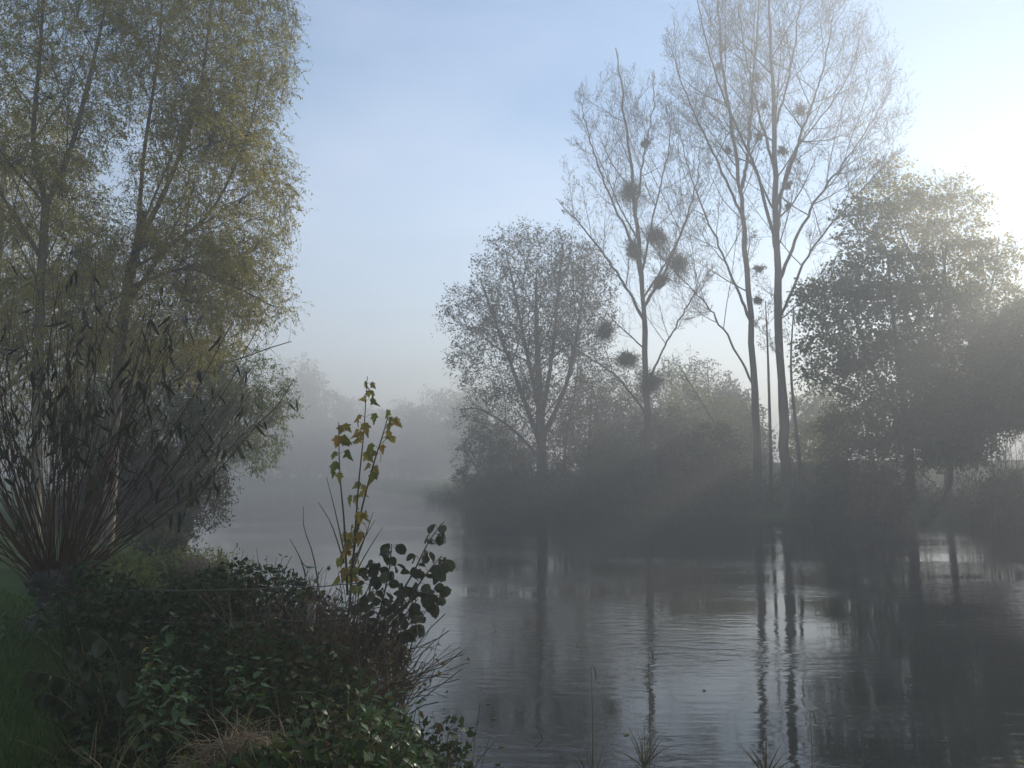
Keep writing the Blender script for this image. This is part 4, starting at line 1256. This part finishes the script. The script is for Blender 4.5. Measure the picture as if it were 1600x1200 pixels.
# leafy clumps on the bank beyond the fence, near the sunlit straw
for px, py, d, w, h, lab in [(255, 850, 19.5, 0.55, 1.0, 'dark leafy clump behind the sunlit straw, by the thin pale stake'),
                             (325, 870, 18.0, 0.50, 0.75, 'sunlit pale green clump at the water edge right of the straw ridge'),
                             (350, 900, 15.5, 0.45, 0.5, 'low green clump hanging to the water below the sunlit one'),
                             (215, 880, 14.0, 0.8, 0.7, 'broad green leafy clump behind the pollard on the lawn side'),
                             (290, 905, 12.5, 0.7, 0.55, 'dark leafy clump at the inner foot of the straw ridge'),
                             (185, 905, 11.0, 0.6, 0.5, 'low leafy clump right behind the pollard stump')]:
    c = at(px, py, d)
    g = max(float(ground_z(c[0], c[1])), 0.05)
    base = A([c[0], c[1], g - 0.05])
    H = max(c[2] - g + h * 0.5, 0.5)
    T = thing('leafy_clump', lab, 'bush', base, 'leafy clumps on the near bank')
    n = 70
    ang = rng.random(n) * 6.28
    S = base + np.stack([np.cos(ang), np.sin(ang), 0 * ang], -1) * rng.random((n, 1)) * w * 0.6
    P = grow(S, np.stack([np.cos(ang) * 0.4, np.sin(ang) * 0.4, np.ones(n)], -1), H * rng.uniform(0.6, 1.0, n), 7, (0, 0, 1), 0.0, 0.4)
    obj('stems', tubes(P, np.full((n, 7), 0.006), 3), M['green_stem'], T)
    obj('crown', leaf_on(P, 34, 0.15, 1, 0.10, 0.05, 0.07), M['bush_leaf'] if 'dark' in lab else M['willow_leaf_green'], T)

# fence: wire, wooden post, thin stakes
DF = 6.4
w0, w1 = at(180, 922, 6.5), at(560, 912, 5.65)
T = thing('wire_fence', 'old sagging fence wire stretched above the undergrowth to a weathered wooden post', 'fence', A([-1.55, 6.2, 1.0]))
for dz, sag in ((0.0, 0.02), (-0.22, 0.03)):
    P = np.stack([w0 + (w1 - w0) * t + A([0, 0, dz - sag * 4 * t * (1 - t)]) for t in np.linspace(0, 1, 24)])[None]
    obj('wire', tubes(P + rng.normal(size=P.shape) * 0.002, np.full((1, 24), 0.004), 5), M['wire'], T, True)
def post(px, py0, d, r, h, parent=None, lab=None, tilt=0.03):
    top = at(px, py0, d)
    b_ = top - A([tilt * h, 0, h])
    P = spline([b_, (b_ + top) / 2, top], 8)[None]
    V, Q = tubes(P, np.full((1, 8), r), 8)
    V = V + rng.normal(size=V.shape) * r * 0.07
    cap = A([[0, 1, 2, 3], [0, 3, 4, 5], [0, 5, 6, 7]]) + 7 * 8
    o = obj('fence_post' if parent is None else 'post', (V, np.concatenate([Q, cap])), M['wood'], parent)
    if lab:
        tag(o, lab, 'post')
    return o
post(487, 945, 6.0, 0.03, 0.9, T)
post(170, 905, 7.4, 0.028, 1.0, T)
post(166, 812, 9.5, 0.014, 1.3, None, 'thin pale sunlit stake standing beside the pollard shoots', 0.04)
post(290, 834, 20.0, 0.05, 1.2, None, 'short pale wooden stake on the bank behind the sunlit straw', 0.0)

# lawn grass (uncountable)
p_ = np.concatenate([clip_bank(region_scatter(30000, [(-120, 150, 3.2, 7.0, 0.75), (-100, 120, 7.0, 12.0, 0.25)]), 0.8)])
n = len(p_)
S = np.stack([p_[:, 0], p_[:, 1], ground_z(p_[:, 0], p_[:, 1]) - 0.01], -1)
d = nrm(rng.normal(size=(n, 3)) * A([0.55, 0.55, 0.1]) + A([0, 0, 1]))
o = obj('grass', leaves(S, d, rng.uniform(0.05, 0.14, n), rng.uniform(0.005, 0.011, n)), M['grass'], kind='stuff')
tag(o, 'short green lawn grass on the near bank', 'grass')

# stalks and tufts standing in the near water
def reed(px, py_top, py_bot, d, kind, lab):
    top, b_ = at(px, py_top, d), at(px, py_bot, d)
    b_[2] = min(b_[2], -0.05)
    T = thing('water_plant' if kind else 'reed_stalk', lab, 'plant' if kind else 'reed', b_, 'stalks standing in the near water')
    P, R = stem([b_, (b_ + top) / 2 + A([0.01, 0, 0]), top], 0.005, 0.0025, 8)
    obj('stem', tubes(P, R, 4), M['reed'], T, True)
    if kind == 0:
        hook = spline([top, top + A([0.02, 0, 0.005]), top + A([0.035, 0, -0.04]), top + A([0.04, 0, -0.10])], 8)[None]
        obj('seed_head', tubes(hook, np.full((1, 8), 0.006) * np.linspace(0.6, 1, 8), 4), M['dead_stem'], T, True)
    else:
        nb = 12
        c = b_ + (top - b_) * 0.55
        P = grow(np.repeat(c[None], nb, 0), rng.normal(size=(nb, 3)) * 0.45 + A([0, 0, 1]), np.linalg.norm(top - b_) * 0.5 * rng.uniform(0.6, 1.1, nb), 5, (0, 0, -1), 0.4, 0.1)
        for k in range(nb):
            obj('blade', tubes(P[k:k + 1], A([[0.005, 0.006, 0.005, 0.003, 0.001]]), 3), M['reed'], T)


reed(1013, 1012, 1160, 7.4, 0, 'hooked pale reed stalk rising alone from the dark water, tallest one')
reed(924, 1042, 1170, 7.4, 0, 'short thin reed stalk left of the hooked pale one')
reed(1266, 1112, 1200, 7.4, 0, 'reed stalk with dark drooping tip in the poplar reflection')
reed(1006, 1130, 1230, 6.9, 1, 'spiky olive water plant on a pale stem at the bottom edge')
reed(926, 1165, 1240, 6.6, 1, 'spiky green tuft at the bottom edge of the water, left one')
reed(1196, 1150, 1230, 6.8, 1, 'thin grassy tuft at the bottom edge under the trunk reflections')
b_ = at(838, 1170, 7.8)
b_[2] = -0.02
T = thing('sunken_twig', 'crooked dark twig sticking out of the water near the nettle slope', 'twig', b_)
obj('stick', tubes(*stem([at(836, 1168, 7.8), at(848, 1155, 7.8), at(842, 1142, 7.8), at(838, 1132, 7.8)], 0.006, 0.003, 10), 5), M['dark_bark'], T, True)

# fallen leaves floating
for k, (px, py) in enumerate([(762, 1101), (773, 1124), (732, 1150), (780, 1167), (781, 1195), (976, 1149), (820, 990), (772, 987), (1100, 1080), (900, 1010), (1330, 1120), (1480, 1160), (1590, 1190), (1420, 1060)]):
    d = (CAM_H / ((py - HORIZON) / FPX))
    c = at(px, py, d)
    c = c * (CAM_H / (CAM_H - c[2])) + A([0, 0, CAM_H]) * (1 - CAM_H / (CAM_H - c[2]))
    o = bpy.data.objects.new('fallen_leaf', ME_MAPLE[k % 2])
    COL.objects.link(o)
    o.location = (c[0], c[1], 0.012)
    o.rotation_euler = (0.05, 0.05, rng.random() * 6.28)
    o.scale = (0.07, 0.07, 0.02)
    tag(o, 'small fallen leaf floating flat on the river', 'leaf', 'fallen leaves on the river')
